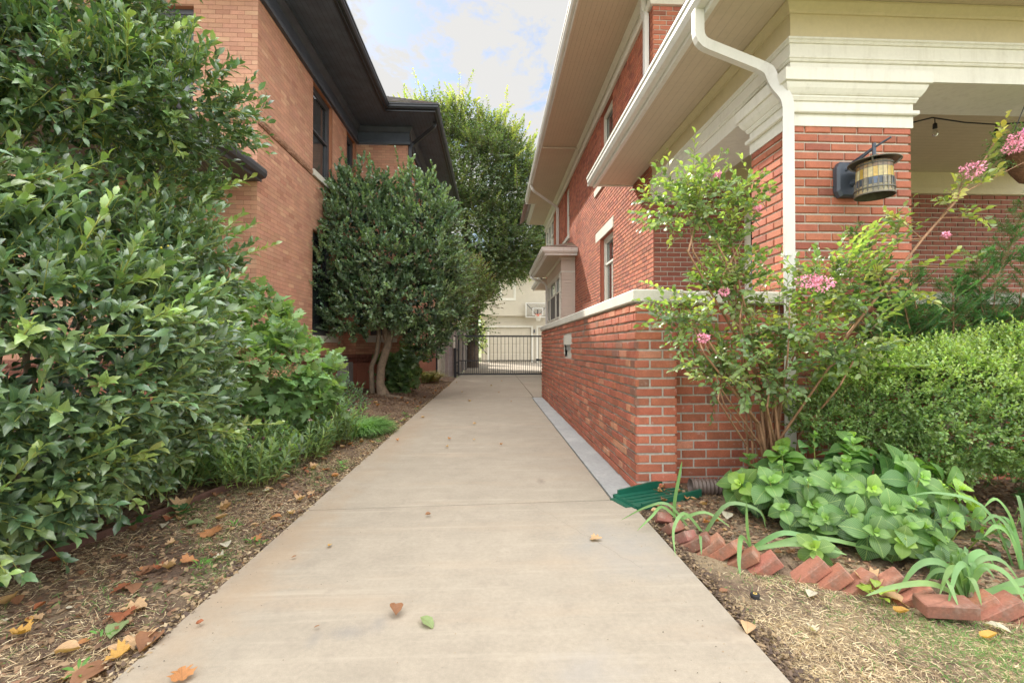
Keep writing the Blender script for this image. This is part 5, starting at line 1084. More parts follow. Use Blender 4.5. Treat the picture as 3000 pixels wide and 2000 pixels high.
def grit():
    rng = np.random.default_rng(77); n = 1500; Y = .9+rng.uniform(0,1,n)**1.3*13; e = rng.uniform(0,1,n); X = np.where(e < .45, -1.31+rng.exponential(.05,n), np.where(e < .7, .9-rng.exponential(.08,n), rng.uniform(-1.25,.85,n)))
    LS = Leaves(); an = rng.uniform(0,6.28,n); C = np.array([(.10,.065,.04),(.20,.12,.07),(.06,.045,.035),(.28,.18,.10)])[rng.integers(0,4,n)]
    LS.add(np.stack([X,Y,np.full(n,.003)],1), np.stack([np.cos(an),np.sin(an),np.zeros(n)],1), np.array([0,0,1.])+rng.normal(0,.2,(n,3)), rng.uniform(.003,.009,n), C)
    tag(LS.build('leaf_grit', T_TINY, m_straw), 'brown crumbs of soil and leaf scattered over the driveway', 'debris', kind='stuff')
    n = 9000; LS = Leaves(); Y = .8+rng.uniform(0,1,n)**1.3*14; X = -1.315-rng.exponential(.03,n)+.012; an = rng.uniform(0,6.28,n)
    LS.add(np.stack([X,Y,np.full(n,-.016)+rng.uniform(0,.014,n)],1), np.stack([np.cos(an)*.7+.2,np.sin(an),rng.uniform(-.1,.4,n)],1), np.array([0,0,1.])+rng.normal(0,.4,(n,3)), rng.uniform(.008,.035,n), np.array([(.13,.085,.055),(.30,.21,.12),(.09,.06,.045),(.42,.32,.2)])[rng.integers(0,4,n)])
    tag(LS.build('edge_litter', T_TINY, m_straw), 'crumbled leaf and straw litter banked along the left edge of the driveway', 'debris', kind='stuff')
    n = 6000; LS = Leaves(); Y = .6+rng.uniform(0,1,n)*2.7; X = 1.045+rng.exponential(.03,n); an = rng.uniform(0,6.28,n)
    LS.add(np.stack([X,Y,np.full(n,-.02)+rng.uniform(0,.014,n)],1), np.stack([np.cos(an)*.7-.2,np.sin(an),rng.uniform(-.1,.4,n)],1), np.array([0,0,1.])+rng.normal(0,.4,(n,3)), rng.uniform(.006,.028,n), np.array([(.13,.085,.055),(.30,.21,.12),(.09,.06,.045),(.16,.11,.07)])[rng.integers(0,4,n)])
    tag(LS.build('edge_litter', T_TINY, m_straw), 'dark soil crumbs and straw along the right edge of the driveway', 'debris', kind='stuff')
grit()
# ------------------------------------------------------------------ fallen leaves, one object each
def leaf_mesh(name, T, col, curl, seed, mt):
    tv, tf, tu = T; r_ = np.random.default_rng(seed); V = tv.copy(); V[:,0] -= .5
    V[:,2] += curl*(V[:,0]**2*1.6 + np.abs(V[:,1])*1.1) + r_.normal(0,.03,len(V)); 
    me = bpy.data.meshes.new(name); me.from_pydata(V.tolist(), [], [list(map(int,f)) for f in tf]); me.polygons.foreach_set('use_smooth',[True]*len(tf))
    uv = me.uv_layers.new(name='UVMap'); uv.data.foreach_set('uv', tu[np.concatenate([np.array(f) for f in tf])].astype(np.float32).ravel())
    ca = me.color_attributes.new('Col','FLOAT_COLOR','POINT'); ca.data.foreach_set('color', np.tile(np.array([*col,1],np.float32),(len(V),1)).ravel()); me.materials.append(mt); me.update(); return me
cT = {'orange':(.42,.19,.075),'tan':(.48,.31,.17),'brown':(.24,.115,.06),'yellow':(.46,.26,.06),'green':(.20,.26,.11),'pale':(.50,.46,.36),'rust':(.30,.10,.045)}
LMS = {}
for kname, col in cT.items():
    for j, T in enumerate((T_LOBED, T_BIG, T_OVAL)):
        for c_ in (0, 1): LMS[kname, j, c_] = leaf_mesh('fallen_leaf', T, col, (.18,.75)[c_], hash((kname,j,c_)) % 1 + j*7+c_*3+len(kname), m_dead)
def fallen(x, y, s, kname, shape, curl, label, group=None, zz=None, rnd=_r2):
    o = bpy.data.objects.new('fallen_leaf', LMS[kname, shape, curl]); COL.objects.link(o); o.location = (x, y, (zg(x,y)+.016 if zz is None else zz))
    o.scale = (s, s, s*(1 if s > .03 else .5)); o.rotation_euler = (rnd.uniform(-.25,.25), rnd.uniform(-.25,.25), rnd.uniform(0,6.28))
    return tag(o, label, 'leaf', group)
dl = [(1158,1800,.075,'brown',1,1,'single brown curled leaf on the driveway left of the green leaf, nearest the camera'),(1250,1830,.085,'green',2,0,'single fresh green leaf lying on the driveway in the near foreground'),(533,1983,.09,'orange',0,0,'orange lobed leaf on the bottom left corner of the driveway'),
      (1254,1513,.04,'brown',1,1,'small dark curled leaf in the middle of the driveway'),(966,1602,.045,'yellow',2,0,'tiny yellow-green leaf on the driveway toward the left edge'),(861,1637,.03,'brown',2,1,'tiny brown leaf scrap near the left edge of the driveway'),
      (584,1834,.035,'rust',2,1,'small rust-brown curl close to the left driveway edge in the foreground'),(1747,1582,.075,'tan',0,0,'tan leaf on the driveway in front of the green splash block'),(2190,1843,.075,'tan',1,0,'round tan leaf on the right edge of the driveway by the dry lawn'),
      (929,1843,.025,'brown',2,1,'tiny brown scrap beside the dark scuff on the driveway')]
def px2g(u, v, z=0.0):
    f = 1333.; yw = -math.atan(59/f); pt = math.atan(15/f); a = (u-1500)/f; b = (1000-v)/f
    fx, fy, fz = -math.sin(yw)*math.cos(pt), math.cos(yw)*math.cos(pt), math.sin(pt); rx, ry = math.cos(yw), math.sin(yw)
    ux, uy, uz = ry*fz, -rx*fz, rx*fy-ry*fx
    d = (rx*a+ux*b+fx, ry*a+uy*b+fy, uz*b+fz); t = (z-1.153)/d[2]; return d[0]*t, d[1]*t
for u, v, s, kn, sh, cu, lab in dl:
    x, y = px2g(u, v); fallen(x, y, s, kn, sh, cu, lab, zz=.012)
for i in range(16):
    y = 4.5+_r2.random()*11; x = _r2.uniform(-1.25, .85); fallen(x, y, _r2.uniform(.04,.07), _r2.choice(['orange','brown','tan']), _r2.choice([0,1]), 1, 'small brown leaf scattered on the far part of the driveway', 'leaves scattered on the driveway', zz=.012)
big = [(625,1555,.15,'orange',0,0,'large flat orange-tan leaf leaning on the steel edging'),(540,1505,.17,'tan',0,1,'large curled orange leaf pile at the end of the steel edging'),(755,1568,.07,'orange',0,0,'orange leaf near the driveway edge, mid strip'),(556,1640,.09,'orange',0,0,'small orange star-shaped leaf in the middle of the dry strip'),
       (390,1775,.10,'tan',0,0,'tan star-shaped leaf on the dry grass'),(355,1805,.12,'rust',0,0,'red-brown pointed leaf on the dry grass'),(345,1835,.10,'green',1,0,'pale yellow-green oval leaf under the red-brown pointed one'),(570,1538,.11,'green',1,0,'grey-green oval leaf behind the large flat orange one'),(85,1828,.05,'yellow',2,0,'bright yellow small leaf at the far left'),
       (55,1870,.07,'yellow',0,1,'bright orange-yellow curled leaf at the lower left'),(345,1915,.08,'yellow',0,1,'yellow-orange curled leaf in the pile beside the driveway edge'),(410,1860,.14,'tan',0,0,'large tan leaf on top of the pile beside the driveway edge'),(440,1880,.12,'brown',1,1,'brown veined leaf in the pile beside the driveway edge'),(270,1960,.15,'brown',2,0,'long brown veined leaf at the bottom edge of the picture'),(225,1965,.10,'tan',1,0,'round tan leaf at the bottom edge of the picture'),
       (660,1590,.08,'pale',1,0,'pale grey leaf near the driveway edge'),(640,1630,.06,'pale',0,1,'white crumpled leaf on the dry strip'),(20,1790,.13,'tan',2,1,'long curled tan leaf at the far left edge'),(250,1540,.16,'rust',2,0,'long rust leaf in the dark mulch under the holly')]
for u, v, s, kn, sh, cu, lab in big:
    x, y = px2g(u, v, .0); fallen(x, y, s, kn, sh, cu, lab)
for i in range(215):
    y = .95+_r2.random()**1.3*6.5; w = np.interp(y, [.8,2.4,3.9,7.5],[1.9,1.1,.75,.5]); x = -1.33-_r2.random()**1.2*w
    fallen(x, y, _r2.uniform(.025,.085), _r2.choice(['orange','orange','tan','tan','brown','brown','rust','tan','pale','brown','tan','brown','rust']), _r2.choice([0,0,1,2]), _r2.choice([0,1]), 'curled brown or orange fallen leaf lying in the dry grass strip left of the driveway', 'fallen leaves in the left strip')
for i in range(26):
    y = _r2.uniform(8,16); x = -1.4-_r2.random()*1.0; fallen(x, y, _r2.uniform(.05,.10), _r2.choice(['orange','tan','brown']), _r2.choice([0,1]), 1, 'small fallen leaf on the bare soil near the pale trunk and pole', 'fallen leaves near the trunk')
for u, v, s, kn, sh, cu, lab in [(2552,1712,.13,'tan',0,1,'large tan lobed leaf against the brick edging'),(2620,1745,.12,'tan',1,0,'pale tan leaf overlapping the large lobed one by the brick edging'),(2640,1785,.08,'yellow',2,1,'orange leaf in front of the flat brick'),(2378,1725,.065,'pale',1,0,'pale speckled leaf in front of the leaning bricks'),(2120,1728,.06,'brown',2,1,'brown curled leaf beside the sprinkler head'),(2375,1830,.05,'pale',0,1,'grey crumpled leaf on the dry lawn'),
                                 (2920,1828,.09,'pale',2,0,'long pale leaf at the right edge of the lawn'),(2900,1860,.08,'yellow',2,1,'curled yellow-tan leaf at the right edge of the lawn'),(1920,1520,.05,'tan',0,1,'tan leaf in front of the green splash block'),(2060,1490,.06,'tan',1,1,'tan curled leaf at the mouth of the corrugated pipe'),(2130,1520,.09,'pale',1,0,'grey-white leaf lying on the mulch behind the brick edging')]:
    x, y = px2g(u, v, .0); fallen(x, y, s, kn, sh, cu, lab)
for i in range(30):
    y = _r2.uniform(2.4,3.6); x = edge_x(y)+_r2.uniform(0,.4); fallen(x, y, _r2.uniform(.03,.06), _r2.choice(['tan','brown','orange']), _r2.choice([0,1,2]), 1, 'dry curled leaf on the mulch behind the brick edging near the splash block', 'dry leaves behind the brick edging')

# ------------------------------------------------------------------ right bed: edging bricks, splash block, pipe, sprinkler
pos = [(1936,1505),(1959,1532),(1990,1555),(2032,1574),(2074,1583),(2123,1598),(2170,1615),(2230,1632),(2366,1655),(2429,1672),(2506,1685),(2587,1693),(2670,1722),(2846,1744),(2914,1761),(2985,1765)]
names = ['smallest broken edging brick nearest the splash block','second edging brick from the splash block, half buried','third edging brick from the splash block','dark chipped edging brick under the strap leaves','dark red edging brick fourth before the gap','edging brick third before the gap','edging brick with worn corner second before the gap','dark leaning edging brick just left of the gap','clean edging brick just right of the gap','edging brick second right of the gap','pale mortar-stained edging brick','edging brick half hidden by the large tan leaf','edging brick under the yellow-green seedling','edging brick right behind the flat-lying brick','edging brick near the right edge of the picture','last edging brick at the right edge of the picture']
eb_m = make_mat('edging_brick', (1,1,1), .85, attr=1, var=((18,.15),(120,.15)), bump=((60,.5,.004),), patches=((14,.56,.70,(.42,.34,.28),.45),(9,.50,.66,(.13,.085,.06),.7)))
for i, (u, v) in enumerate(pos):
    x, y = px2g(u, v, .035); j = min(i+1, len(pos)-1); k = max(i-1, 0); a, b = px2g(*pos[k],.035), px2g(*pos[j],.035); an = math.atan2(b[1]-a[1], b[0]-a[0])
    m = MB(); L2, W2, H2, c = .10, .047, .029, .004
    Fb_ = Fr((0,0),(1,0),(0,1)); vs = []
    for sx in (-1,1):
        for (yy, zz) in ((-W2+c,-H2),(W2-c,-H2),(W2,-H2+c),(W2,H2-c),(W2-c,H2),(-W2+c,H2),(-W2,H2-c),(-W2,-H2+c)): vs.append((sx*L2, yy, zz))
    vs2 = [(p[0]*(1-.04), p[1], p[2]) for p in vs]; capv = [(p[0], p[1]*.9, p[2]*.86) for p in vs]
    m.add(vs2+capv, [(q,(q+1)%8,8+(q+1)%8,8+q) for q in range(8)]+[(q,16+q,16+(q+1)%8,(q+1)%8) for q in range(8)]+[(8+q,8+(q+1)%8,24+(q+1)%8,24+q) for q in range(8)]+[tuple(16+q for q in range(7,-1,-1)),tuple(24+q for q in range(8))], 0, pal((.27,.115,.08) if i < 4 else (.36,.15,.095), .22, rb))
    o = m.build('edging_brick', [eb_m]); o.location = (x, y, -.010+rb.uniform(-.012,.008)); o.rotation_euler = (R(rb.uniform(-8,8)), -R(38+rb.uniform(-5,6)), an+R(rb.uniform(-14,14))+R(12))
    tag(o, names[i], 'brick', 'brick edging of the right bed'); 
    if i == 3: bmesh_src = o.data
o = bpy.data.objects.new('edging_brick', bmesh_src); COL.objects.link(o); x, y = px2g(2770,1774,.03); o.location = (x, y, .028); o.rotation_euler = (R(4),R(-3),R(-14)); o.scale = (1.0,1.0,1.0)
tag(o, 'whole brick lying flat in front of the leaning ones at the lower right', 'brick', 'brick edging of the right bed')
m = MB(); sb = Fr((.99, 3.20), (math.cos(.33), math.sin(.33)), (math.sin(.33), -math.cos(.33)))
def hx(s0,s1,w0,w1,z0,z1,sl=0): m.hexa([sb(s0,z0,-w0*(1+0)),sb(s1,z0,-w0),sb(s1,z0,-w1),sb(s0,z0,-w1),sb(s0,z1,-w0),sb(s1,z1+sl,-w0),sb(s1,z1+sl,-w1),sb(s0,z1,-w1)])
hx(.03,.62,.0,.27,-.01,.012,.01); hx(.08,.62,-.02,.0,-.01,.035,.04); hx(.08,.62,.27,.29,-.01,.045,.05); hx(.04,.08,-.01,.29,-.01,.016); hx(-.02,.04,.04,.24,-.01,.006)
for q in (.08,.14,.20): hx(.05,.6,q,q+.012,.012,.02,.01)
tag(m.build('splash_block', [M['green_plastic']]), 'dark green plastic splash block at the foot of the brick pier', 'splash block')
m = MB(); n = 120; A = Vector((1.53,3.46,.078)); B = Vector((2.42,3.42,.05)); dd = (B-A).normalized(); sd = dd.cross(Vector((0,0,1))).normalized(); upv = sd.cross(dd); vs = []; k = 20
for i in range(n+1):
    r_ = .058 + .0075*(1 if math.sin(i/n*2*math.pi*30) > 0 else -1)*min(1,abs(math.sin(i/n*2*math.pi*30))*1.6); c = A.lerp(B, i/n)
    for j in range(k): th = 2*math.pi*j/k; vs.append(tuple(c+sd*r_*math.cos(th)+upv*r_*math.sin(th)))
for j in range(k): th = 2*math.pi*j/k; vs.append(tuple(A+dd*.2+sd*0.048*math.cos(th)+upv*.048*math.sin(th)))
for j in range(k): th = 2*math.pi*j/k; vs.append(tuple(A+sd*.050*math.cos(th)+upv*.050*math.sin(th)))
fs = [(i*k+j,i*k+(j+1)%k,(i+1)*k+(j+1)%k,(i+1)*k+j) for i in range(n) for j in range(k)]; e = (n+1)*k
fs += [(j,(j+1)%k,e+k+(j+1)%k,e+k+j) for j in range(k)]+[(e+k+j,e+k+(j+1)%k,e+(j+1)%k,e+j) for j in range(k)]; m.add(vs, fs)
tag(m.build('drain_pipe', [M['brown_plastic']], smooth=True), 'brown corrugated drain pipe lying behind the green splash block', 'pipe')
sp_ = empty('sprinkler_head', (1.246,2.116,0), 'black sprinkler head with a yellow centre sunk in the soil by the driveway', 'sprinkler')
m = MB(); m.lathe([(.001,.012),(.010,.012),(.0105,.013),(.019,.013),(.021,.008),(.021,-.04)], (1.246,2.116,-.028), 20); m.build('body', [M['rubber']], sp_, smooth=False)
m = MB(); m.lathe([(.001,.0148),(.009,.0148),(.0095,.0135)], (1.246,2.116,-.028), 16); m.build('cap_ring', [make_mat('yellow_plastic', (.6,.42,.12), .5)], sp_)
m = MB(); m.lathe([(.001,.0158),(.004,.0158),(.0045,.0149)], (1.246,2.116,-.028), 12); m.build('cap_centre', [M['rubber']], sp_)
# ------------------------------------------------------------------ right bed plants
cr = empty('crape_myrtle', (2.15,3.40,0), 'airy crape myrtle with pink blossoms and many brown stems in front of the brick porch', 'shrub')
def crape():
    rng = np.random.default_rng(91); LS = Leaves(); ST = Stems(3); B = Stems(7)
    CB = [(1.50,3.25,2.22,.36,.26,.25),(1.68,3.2,1.93,.17,.15,.17),(1.70,3.2,1.60,.26,.25,.20),(1.38,3.15,1.36,.22,.16,.09),(2.02,3.1,1.34,.34,.3,.24),(1.95,3.15,.98,.36,.3,.22),(2.42,3.15,1.62,.34,.22,.22),(2.45,3.05,1.15,.30,.25,.15),(1.62,3.1,.98,.24,.2,.12)]
    P, Nn = hull(CB, 640, rng, depth=.32, bump=.3); k = facing(P, Nn, -.3, rng, .6); P, Nn = P[k], Nn[k]
    col = rmix((.085,.155,.045),(.065,.13,.042),(.115,.19,.048),(.055,.11,.045),(.14,.18,.045))
    d = Nn*.8+np.array([0,-.05,.35])+rng.normal(0,.35,P.shape)
    twigs(LS, ST, P-norm(d)*.1, d, rng.uniform(.15,.30,len(P)), 9, .056, col, ang=65, mode='flat', up=.05, droop=.1, sr=.0022, rng=rng)
    # long arching shoots
    sh = [((2.45,3.15,1.6),(2.75,3.15,1.92)),((2.5,3.1,1.7),(3.05,3.1,2.2)),((2.4,3.1,1.75),(2.7,3.1,2.1)),((1.35,3.2,1.45),(1.04,3.15,1.52)),((1.5,3.2,1.35),(1.25,3.1,1.10)),((1.6,3.2,2.2),(1.1,3.2,2.36)),((1.7,3.2,2.2),(1.35,3.2,2.52)),((1.55,3.2,1.05),(1.32,3.1,.98)),
          ((2.6,3.05,1.3),(2.95,3.0,1.55)),((2.3,3.1,1.4),(2.75,3.0,1.55)),((1.9,3.2,2.1),(1.65,3.2,2.55)),((1.8,3.1,1.1),(1.45,3.0,.92)),((2.5,3.0,1.0),(2.85,2.9,1.02)),((1.75,3.2,1.5),(1.45,3.1,1.75))]
    for a, b in sh:
        a, b = np.array(a), np.array(b); q = np.repeat(a[None],4,0)+rng.normal(0,.045,(4,3)); dd = (b-a)[None]+rng.normal(0,.05,(4,3)); L = np.linalg.norm(b-a)
        twigs(LS, ST, q, dd, rng.uniform(.75,1.1,4)*L, 15, .052, rmix((.11,.20,.048),(.085,.165,.042),(.14,.22,.05)), ang=65, mode='flat', up=.1, sr=.003, rng=rng)
    # the long bare branch to the upper right
    lb = [(2.35,3.25,.9),(2.66,3.2,1.33),(3.16,3.2,1.94),(3.40,3.2,2.2),(3.62,3.2,2.48),(3.72,3.2,2.66)]; B.poly(lb, .011, .006)
    for a, b in (((3.16,3.2,1.94),(2.80,3.15,1.93)),((3.16,3.2,1.94),(2.86,3.1,2.08)),((3.0,3.2,1.75),(3.45,3.15,1.72)),((2.9,3.2,1.62),(3.15,3.15,1.5)),((3.3,3.2,2.1),(3.62,3.15,2.10)),((3.40,3.2,2.2),(3.45,3.15,2.42)),((3.5,3.2,2.3),(3.95,3.2,2.52)),((3.55,3.2,2.4),(3.75,3.15,2.75)),((3.3,3.2,2.1),(3.36,3.1,2.28)),((2.85,3.2,1.56),(2.7,3.1,1.75))):
        a, b = np.array(a), np.array(b); B.poly([a, b], .005, .002); q = a+(b-a)*rng.uniform(.2,.9,(5,1)); dd = (b-a)[None]*1.2+rng.normal(0,.25,(5,3))
        twigs(LS, ST, q, dd, rng.uniform(.08,.18,5), 6, .056, rmix((.14,.20,.06),(.20,.25,.05),(.10,.16,.06),(.24,.24,.05)), ang=65, mode='flat', up=.1, sr=.002, rng=rng)
    LS.build('foliage', T_OVAL, m_crape, cr, keep=lambda Q: (Q[:,0] > .98) & (Q[:,2] > .5)); ST.build('twigs', twigB, cr)
    for i in range(22):
        a = np.array([2.12+rng.normal(0,.11), 3.40+rng.normal(0,.05), -.05]); tgt = CB[rng.integers(0,len(CB))]; tb = np.array(tgt[:3])
        B.poly([a, a*.65+np.array([tb[0],tb[1],0])*.35*.6+np.array([a[0]*.14,a[1]*.14,tb[2]*.45]), a*.15+tb*.80+rng.normal(0,.05,3)+np.array([0,0,.05]), tb+rng.normal(0,.08,3)], rng.uniform(.008,.015), .004)
    B.build('stems', barkR, cr)
    for (x, y, z, r_) in ((2.05,2.86,1.575,.06),(2.15,2.86,1.56,.055),(3.44,3.10,2.42,.065),(3.78,3.12,2.60,.05),(3.84,3.15,2.68,.045),(1.59,3.05,1.53,.028),(1.42,3.0,1.21,.03),(1.60,3.15,2.37,.018),(1.86,3.1,2.12,.015),(3.24,3.1,1.95,.015)):
        F_ = Leaves(); n = int(40+r_*2600); u = norm(rng.normal(size=(n,3))); F_.add(np.array([x,y,z])+u*np.array([1.15,1,.8])*r_*rng.uniform(.5,1.1,(n,1)), u+rng.normal(0,.6,(n,3)), rng.normal(size=(n,3)), rng.uniform(.012,.022,n), np.array([1,1,1.]))
        F_.build('blossom', T_TINY, m_pink, cr)
crape()
bx_ = empty('boxwood_shrub', (3.3,3.15,0), 'wide mounded boxwood with tiny bright green leaves at the right edge', 'shrub')
def boxwood():
    rng = np.random.default_rng(101); LS = Leaves(); ST = Stems(3)
    XB = [(3.15,3.15,.84,.72,.42,.32),(3.9,3.15,.88,.7,.45,.38),(2.75,3.2,.72,.42,.30,.26),(3.4,2.95,.60,.62,.38,.30),(3.9,2.9,.68,.5,.38,.34),(2.45,3.25,.62,.22,.22,.16),(4.5,3.1,.8,.5,.5,.42),(3.0,3.0,.42,.3,.25,.12)]
    P, Nn = hull(XB, 8200, rng, depth=.10, bump=.16); k = facing(P, Nn, -.15, rng, .3); P, Nn = P[k], Nn[k]
    d = Nn*.75+np.array([0,-.05,.45])+rng.normal(0,.32,P.shape)
    up_ = P[:,2] > .85  # upper leaves coloured lighter, light on the top painted in
    for mask, col in ((~up_, rmix((.11,.20,.055),(.085,.17,.05),(.14,.235,.06))), (up_, rmix((.17,.27,.065),(.14,.24,.055),(.20,.31,.07)))):
        twigs(LS, ST, P[mask]-norm(d[mask])*.04, d[mask], rng.uniform(.06,.14,mask.sum()), 9, .027, col, ang=60, up=.1, sr=.0013, rng=rng)
    q = P[rng.choice(np.where(P[:,2]>.92)[0], 90)]; twigs(LS, ST, q, np.array([0,0,1.])+rng.normal(0,.35,(90,3)), rng.uniform(.12,.24,90), 14, .024, rmix((.20,.32,.06),(.24,.34,.07)), ang=55, up=.3, sr=.0016, rng=rng)
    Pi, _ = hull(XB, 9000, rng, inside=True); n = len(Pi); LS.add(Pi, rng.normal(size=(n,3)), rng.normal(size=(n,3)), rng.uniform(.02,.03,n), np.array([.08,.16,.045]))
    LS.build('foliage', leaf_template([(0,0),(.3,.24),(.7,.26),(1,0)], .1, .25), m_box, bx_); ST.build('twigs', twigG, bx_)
    m = MB()
    for a, b, c in (((3.0,3.25,-.05),(2.95,3.2,.3),(2.75,3.2,.7)),((3.05,3.25,-.05),(3.15,3.2,.35),(3.4,3.1,.8)),((3.0,3.28,-.05),(2.98,3.25,.4),(3.05,3.2,.9)),((3.2,3.3,.0),(3.5,3.2,.3),(3.8,3.1,.8))): m.tube([a,b,c], [.035,.028,.015], k=8)
    m.build('stems', [bark], bx_, smooth=True)
boxwood()
def yew(name, loc, label, axes, seed, dens_=62):
    t = empty(name, loc, label, 'shrub'); rng = np.random.default_rng(seed); LS = Leaves(); B = Stems(5)
    for A, Bp, w in axes:
        A, Bp = np.array(A,float), np.array(Bp,float); L = np.linalg.norm(Bp-A); ax = (Bp-A)/L; B.poly([A, (A+Bp)/2+rng.normal(0,.015,3), Bp], .008, .003)
        n = int(dens_*L); tt = rng.uniform(0.02,1,n); P = A+(Bp-A)*tt[:,None]; sd = norm(rng.normal(size=(n,3))*np.array([1,.7,.25])); D = norm(sd*1.0+ax*.8+np.array([0,0,.1])); Ls = w*1.75*(1.0-tt*.62)*rng.uniform(.6,1.1,n)
        B.add(P, P+D*Ls[:,None], .0022, .001)
        for j in range(n):   # needles in two ranks on each side shoot, and a few finer shoots
            subs = [(P[j], D[j], Ls[j])]
            for _ in range(3):
                f = rng.uniform(.25,.85); s2 = norm((D[j]+norm(rng.normal(size=3))*.7)[None])[0]; subs.append((P[j]+D[j]*Ls[j]*f, s2, Ls[j]*.5*(1.1-f)))
            for p0, dv, ln in subs:
                m_ = max(8, int(ln/.005)); s_ = np.linspace(0.05,1,m_); side = norm(np.cross(dv, np.array([0,0.25,1.]))[None])[0]; sg = np.where(np.arange(m_)%2,1,-1)[:,None]
                LS.add(p0+dv*(ln*s_)[:,None], side*sg*.9+dv*.55+rng.normal(0,.12,(m_,3)), np.array([0,-.3,1.])+rng.normal(0,.2,(m_,3)), rng.uniform(.026,.038,m_), np.array([.085,.19,.075])*rng.uniform(.8,1.35)*(1+.5*(tt[j]>.8)))
    LS.build('foliage', T_NEEDLE, m_yew, t, smooth=False); B.build('stems', barkR, t)
yew('yew_shrub', (3.45,3.5,0), 'dark feathery yew leaning up between the pillar and the boxwood, left of the two', [((3.4,3.45,1.1),(3.25,3.4,1.75),.2),((3.6,3.4,1.1),(3.55,3.35,1.62),.2),((3.2,3.4,1.0),(2.75,3.35,1.45),.2),((3.3,3.4,1.1),(3.1,3.3,1.5),.2),((3.5,3.5,.6),(3.10,3.45,1.55),.26),((3.10,3.45,1.5),(2.82,3.4,2.08),.12),((3.45,3.5,.9),(3.35,3.4,1.45),.24),((3.5,3.5,.8),(3.62,3.45,1.35),.22),((3.4,3.5,.8),(2.98,3.4,1.25),.20),((3.2,3.45,1.2),(3.0,3.4,1.75),.18)], 111)
yew('yew_shrub', (4.1,3.5,0), 'tall plume-like yew at the right edge, right of the two', [((4.0,3.45,1.1),(3.8,3.4,1.85),.22),((4.1,3.4,1.2),(4.25,3.35,1.9),.22),((4.3,3.4,1.2),(4.55,3.3,1.75),.26),((4.4,3.3,1.2),(4.15,3.2,1.6),.2),((4.6,3.3,1.2),(4.4,3.1,1.65),.24),((4.0,3.5,.6),(4.02,3.45,1.75),.26),((4.02,3.45,1.7),(4.28,3.4,2.42),.15),((4.0,3.5,.9),(3.72,3.45,1.62),.20),((3.7,3.45,1.5),(3.66,3.4,1.72),.1),((4.1,3.5,.8),(4.3,3.4,1.55),.26),((4.2,3.5,.7),(4.55,3.35,1.4),.3),((4.4,3.4,1.0),(4.7,3.4,1.9),.22),((4.0,3.5,1.0),(3.85,3.4,1.35),.22),((3.9,3.3,.35),(3.5,2.95,.30),.2),((3.9,3.3,.35),(4.1,2.9,.32),.22),((4.1,3.3,.4),(3.8,2.9,.42),.2),((4.0,3.3,.2),(3.7,3.0,.12),.14)], 112)
hd = empty('hydrangea_shrub', (2.2,2.9,0), 'broad-leaved green hydrangea spreading over the brick edging on the right', 'shrub')
def hydra():
    rng = np.random.default_rng(121); LS = Leaves(); ST = Stems(6); base = np.array([2.3,3.0,0.0])
    ros = [(2.06,3.12,.46),(2.0,3.0,.40),(2.25,3.0,.52),(2.42,2.95,.55),(2.38,2.85,.46),(2.62,3.0,.46),(2.75,2.95,.42),(2.7,2.75,.40),(2.55,2.65,.42),(2.45,2.45,.40),(2.6,2.35,.34),(2.25,2.75,.40),(2.1,2.8,.36),(1.9,2.85,.33),(1.78,2.75,.27),(1.9,2.6,.27),(2.05,2.6,.32),(2.2,2.5,.32),
           (2.3,2.35,.27),(2.15,2.35,.22),(2.0,2.42,.2),(1.85,2.45,.17),(2.45,2.25,.24),(2.3,2.2,.16),(2.1,2.22,.13),(1.98,2.28,.13),(1.7,2.6,.2),(2.85,2.8,.35),(2.8,2.6,.30),(1.72,2.95,.24),(2.45,2.65,.3),(2.35,2.55,.22),(2.6,2.5,.22),(1.65,2.82,.16),(2.95,2.95,.3),(2.15,3.15,.30),(2.4,3.1,.3),(1.82,3.0,.2)]
    ros = ros + [(a+rng.normal(0,.10), b+rng.normal(0,.10), c*rng.uniform(.55,.9)) for a, b, c in ros]
    for i, q in enumerate(ros):
        q = np.array(q)+np.array([0,.04,.02])+rng.normal(0,.02,3); q[2] = max(.08, q[2]); lean = norm(((q-base)*np.array([1,1,.4])+np.array([0,-.25,.45])+rng.normal(0,.22,3))[None])[0]
        s0 = q*np.array([.8,.8,0])+base*np.array([.2,.2,0])+np.array([0,0,-.03]); ST.poly([s0, (s0+q)/2+np.array([0,0,.03]), q], .0045, .0035)
        H = norm(np.cross(lean, [0,0,1.0])[None]+1e-6)[0]; V2 = np.cross(H, lean); ph0 = rng.uniform(0,6.28); big_ = rng.choice([.085,.11,.135,.155]) if i not in (9,) else .14
        for lev, (ns, sz, el, dz) in enumerate(((2,1.0,-.15,-.11),(2,1.1,-.1,-.07),(2,1.0,.05,-.035),(2,.85,.3,-.01),(2,.5,.7,.008),(2,.28,1.2,.015))):
            a = ph0+lev*1.57+np.arange(ns)*3.1416+rng.normal(0,.22,ns); dr = (np.cos(a)[:,None]*H+np.sin(a)[:,None]*V2)+lean*el+rng.normal(0,.08,(ns,3)); dr[:,2] -= rng.uniform(.05,.4)*(lev<3)
            c = np.array([(.045,.11,.036),(.062,.145,.044),(.085,.18,.052),(.11,.215,.058),(.15,.28,.065),(.19,.33,.075)][lev])*rng.uniform(.7,1.3,(ns,1))*(.75+.5*min(1,q[2]/.45))  # young centre leaves paler; lower leaves darkened to paint in shade
            if i % 7 == 3: c = c*np.array([1.6,1.35,1.0])
            LS.add(np.repeat((q+lean*dz)[None],ns,0), dr, np.repeat(lean[None],ns,0)+np.array([0,0,.3]), big_*sz*rng.uniform(.85,1.15,ns), c)
    LS.build('foliage', T_BIG, m_hyd, hd); ST.build('stems', twigG, hd)
hydra()
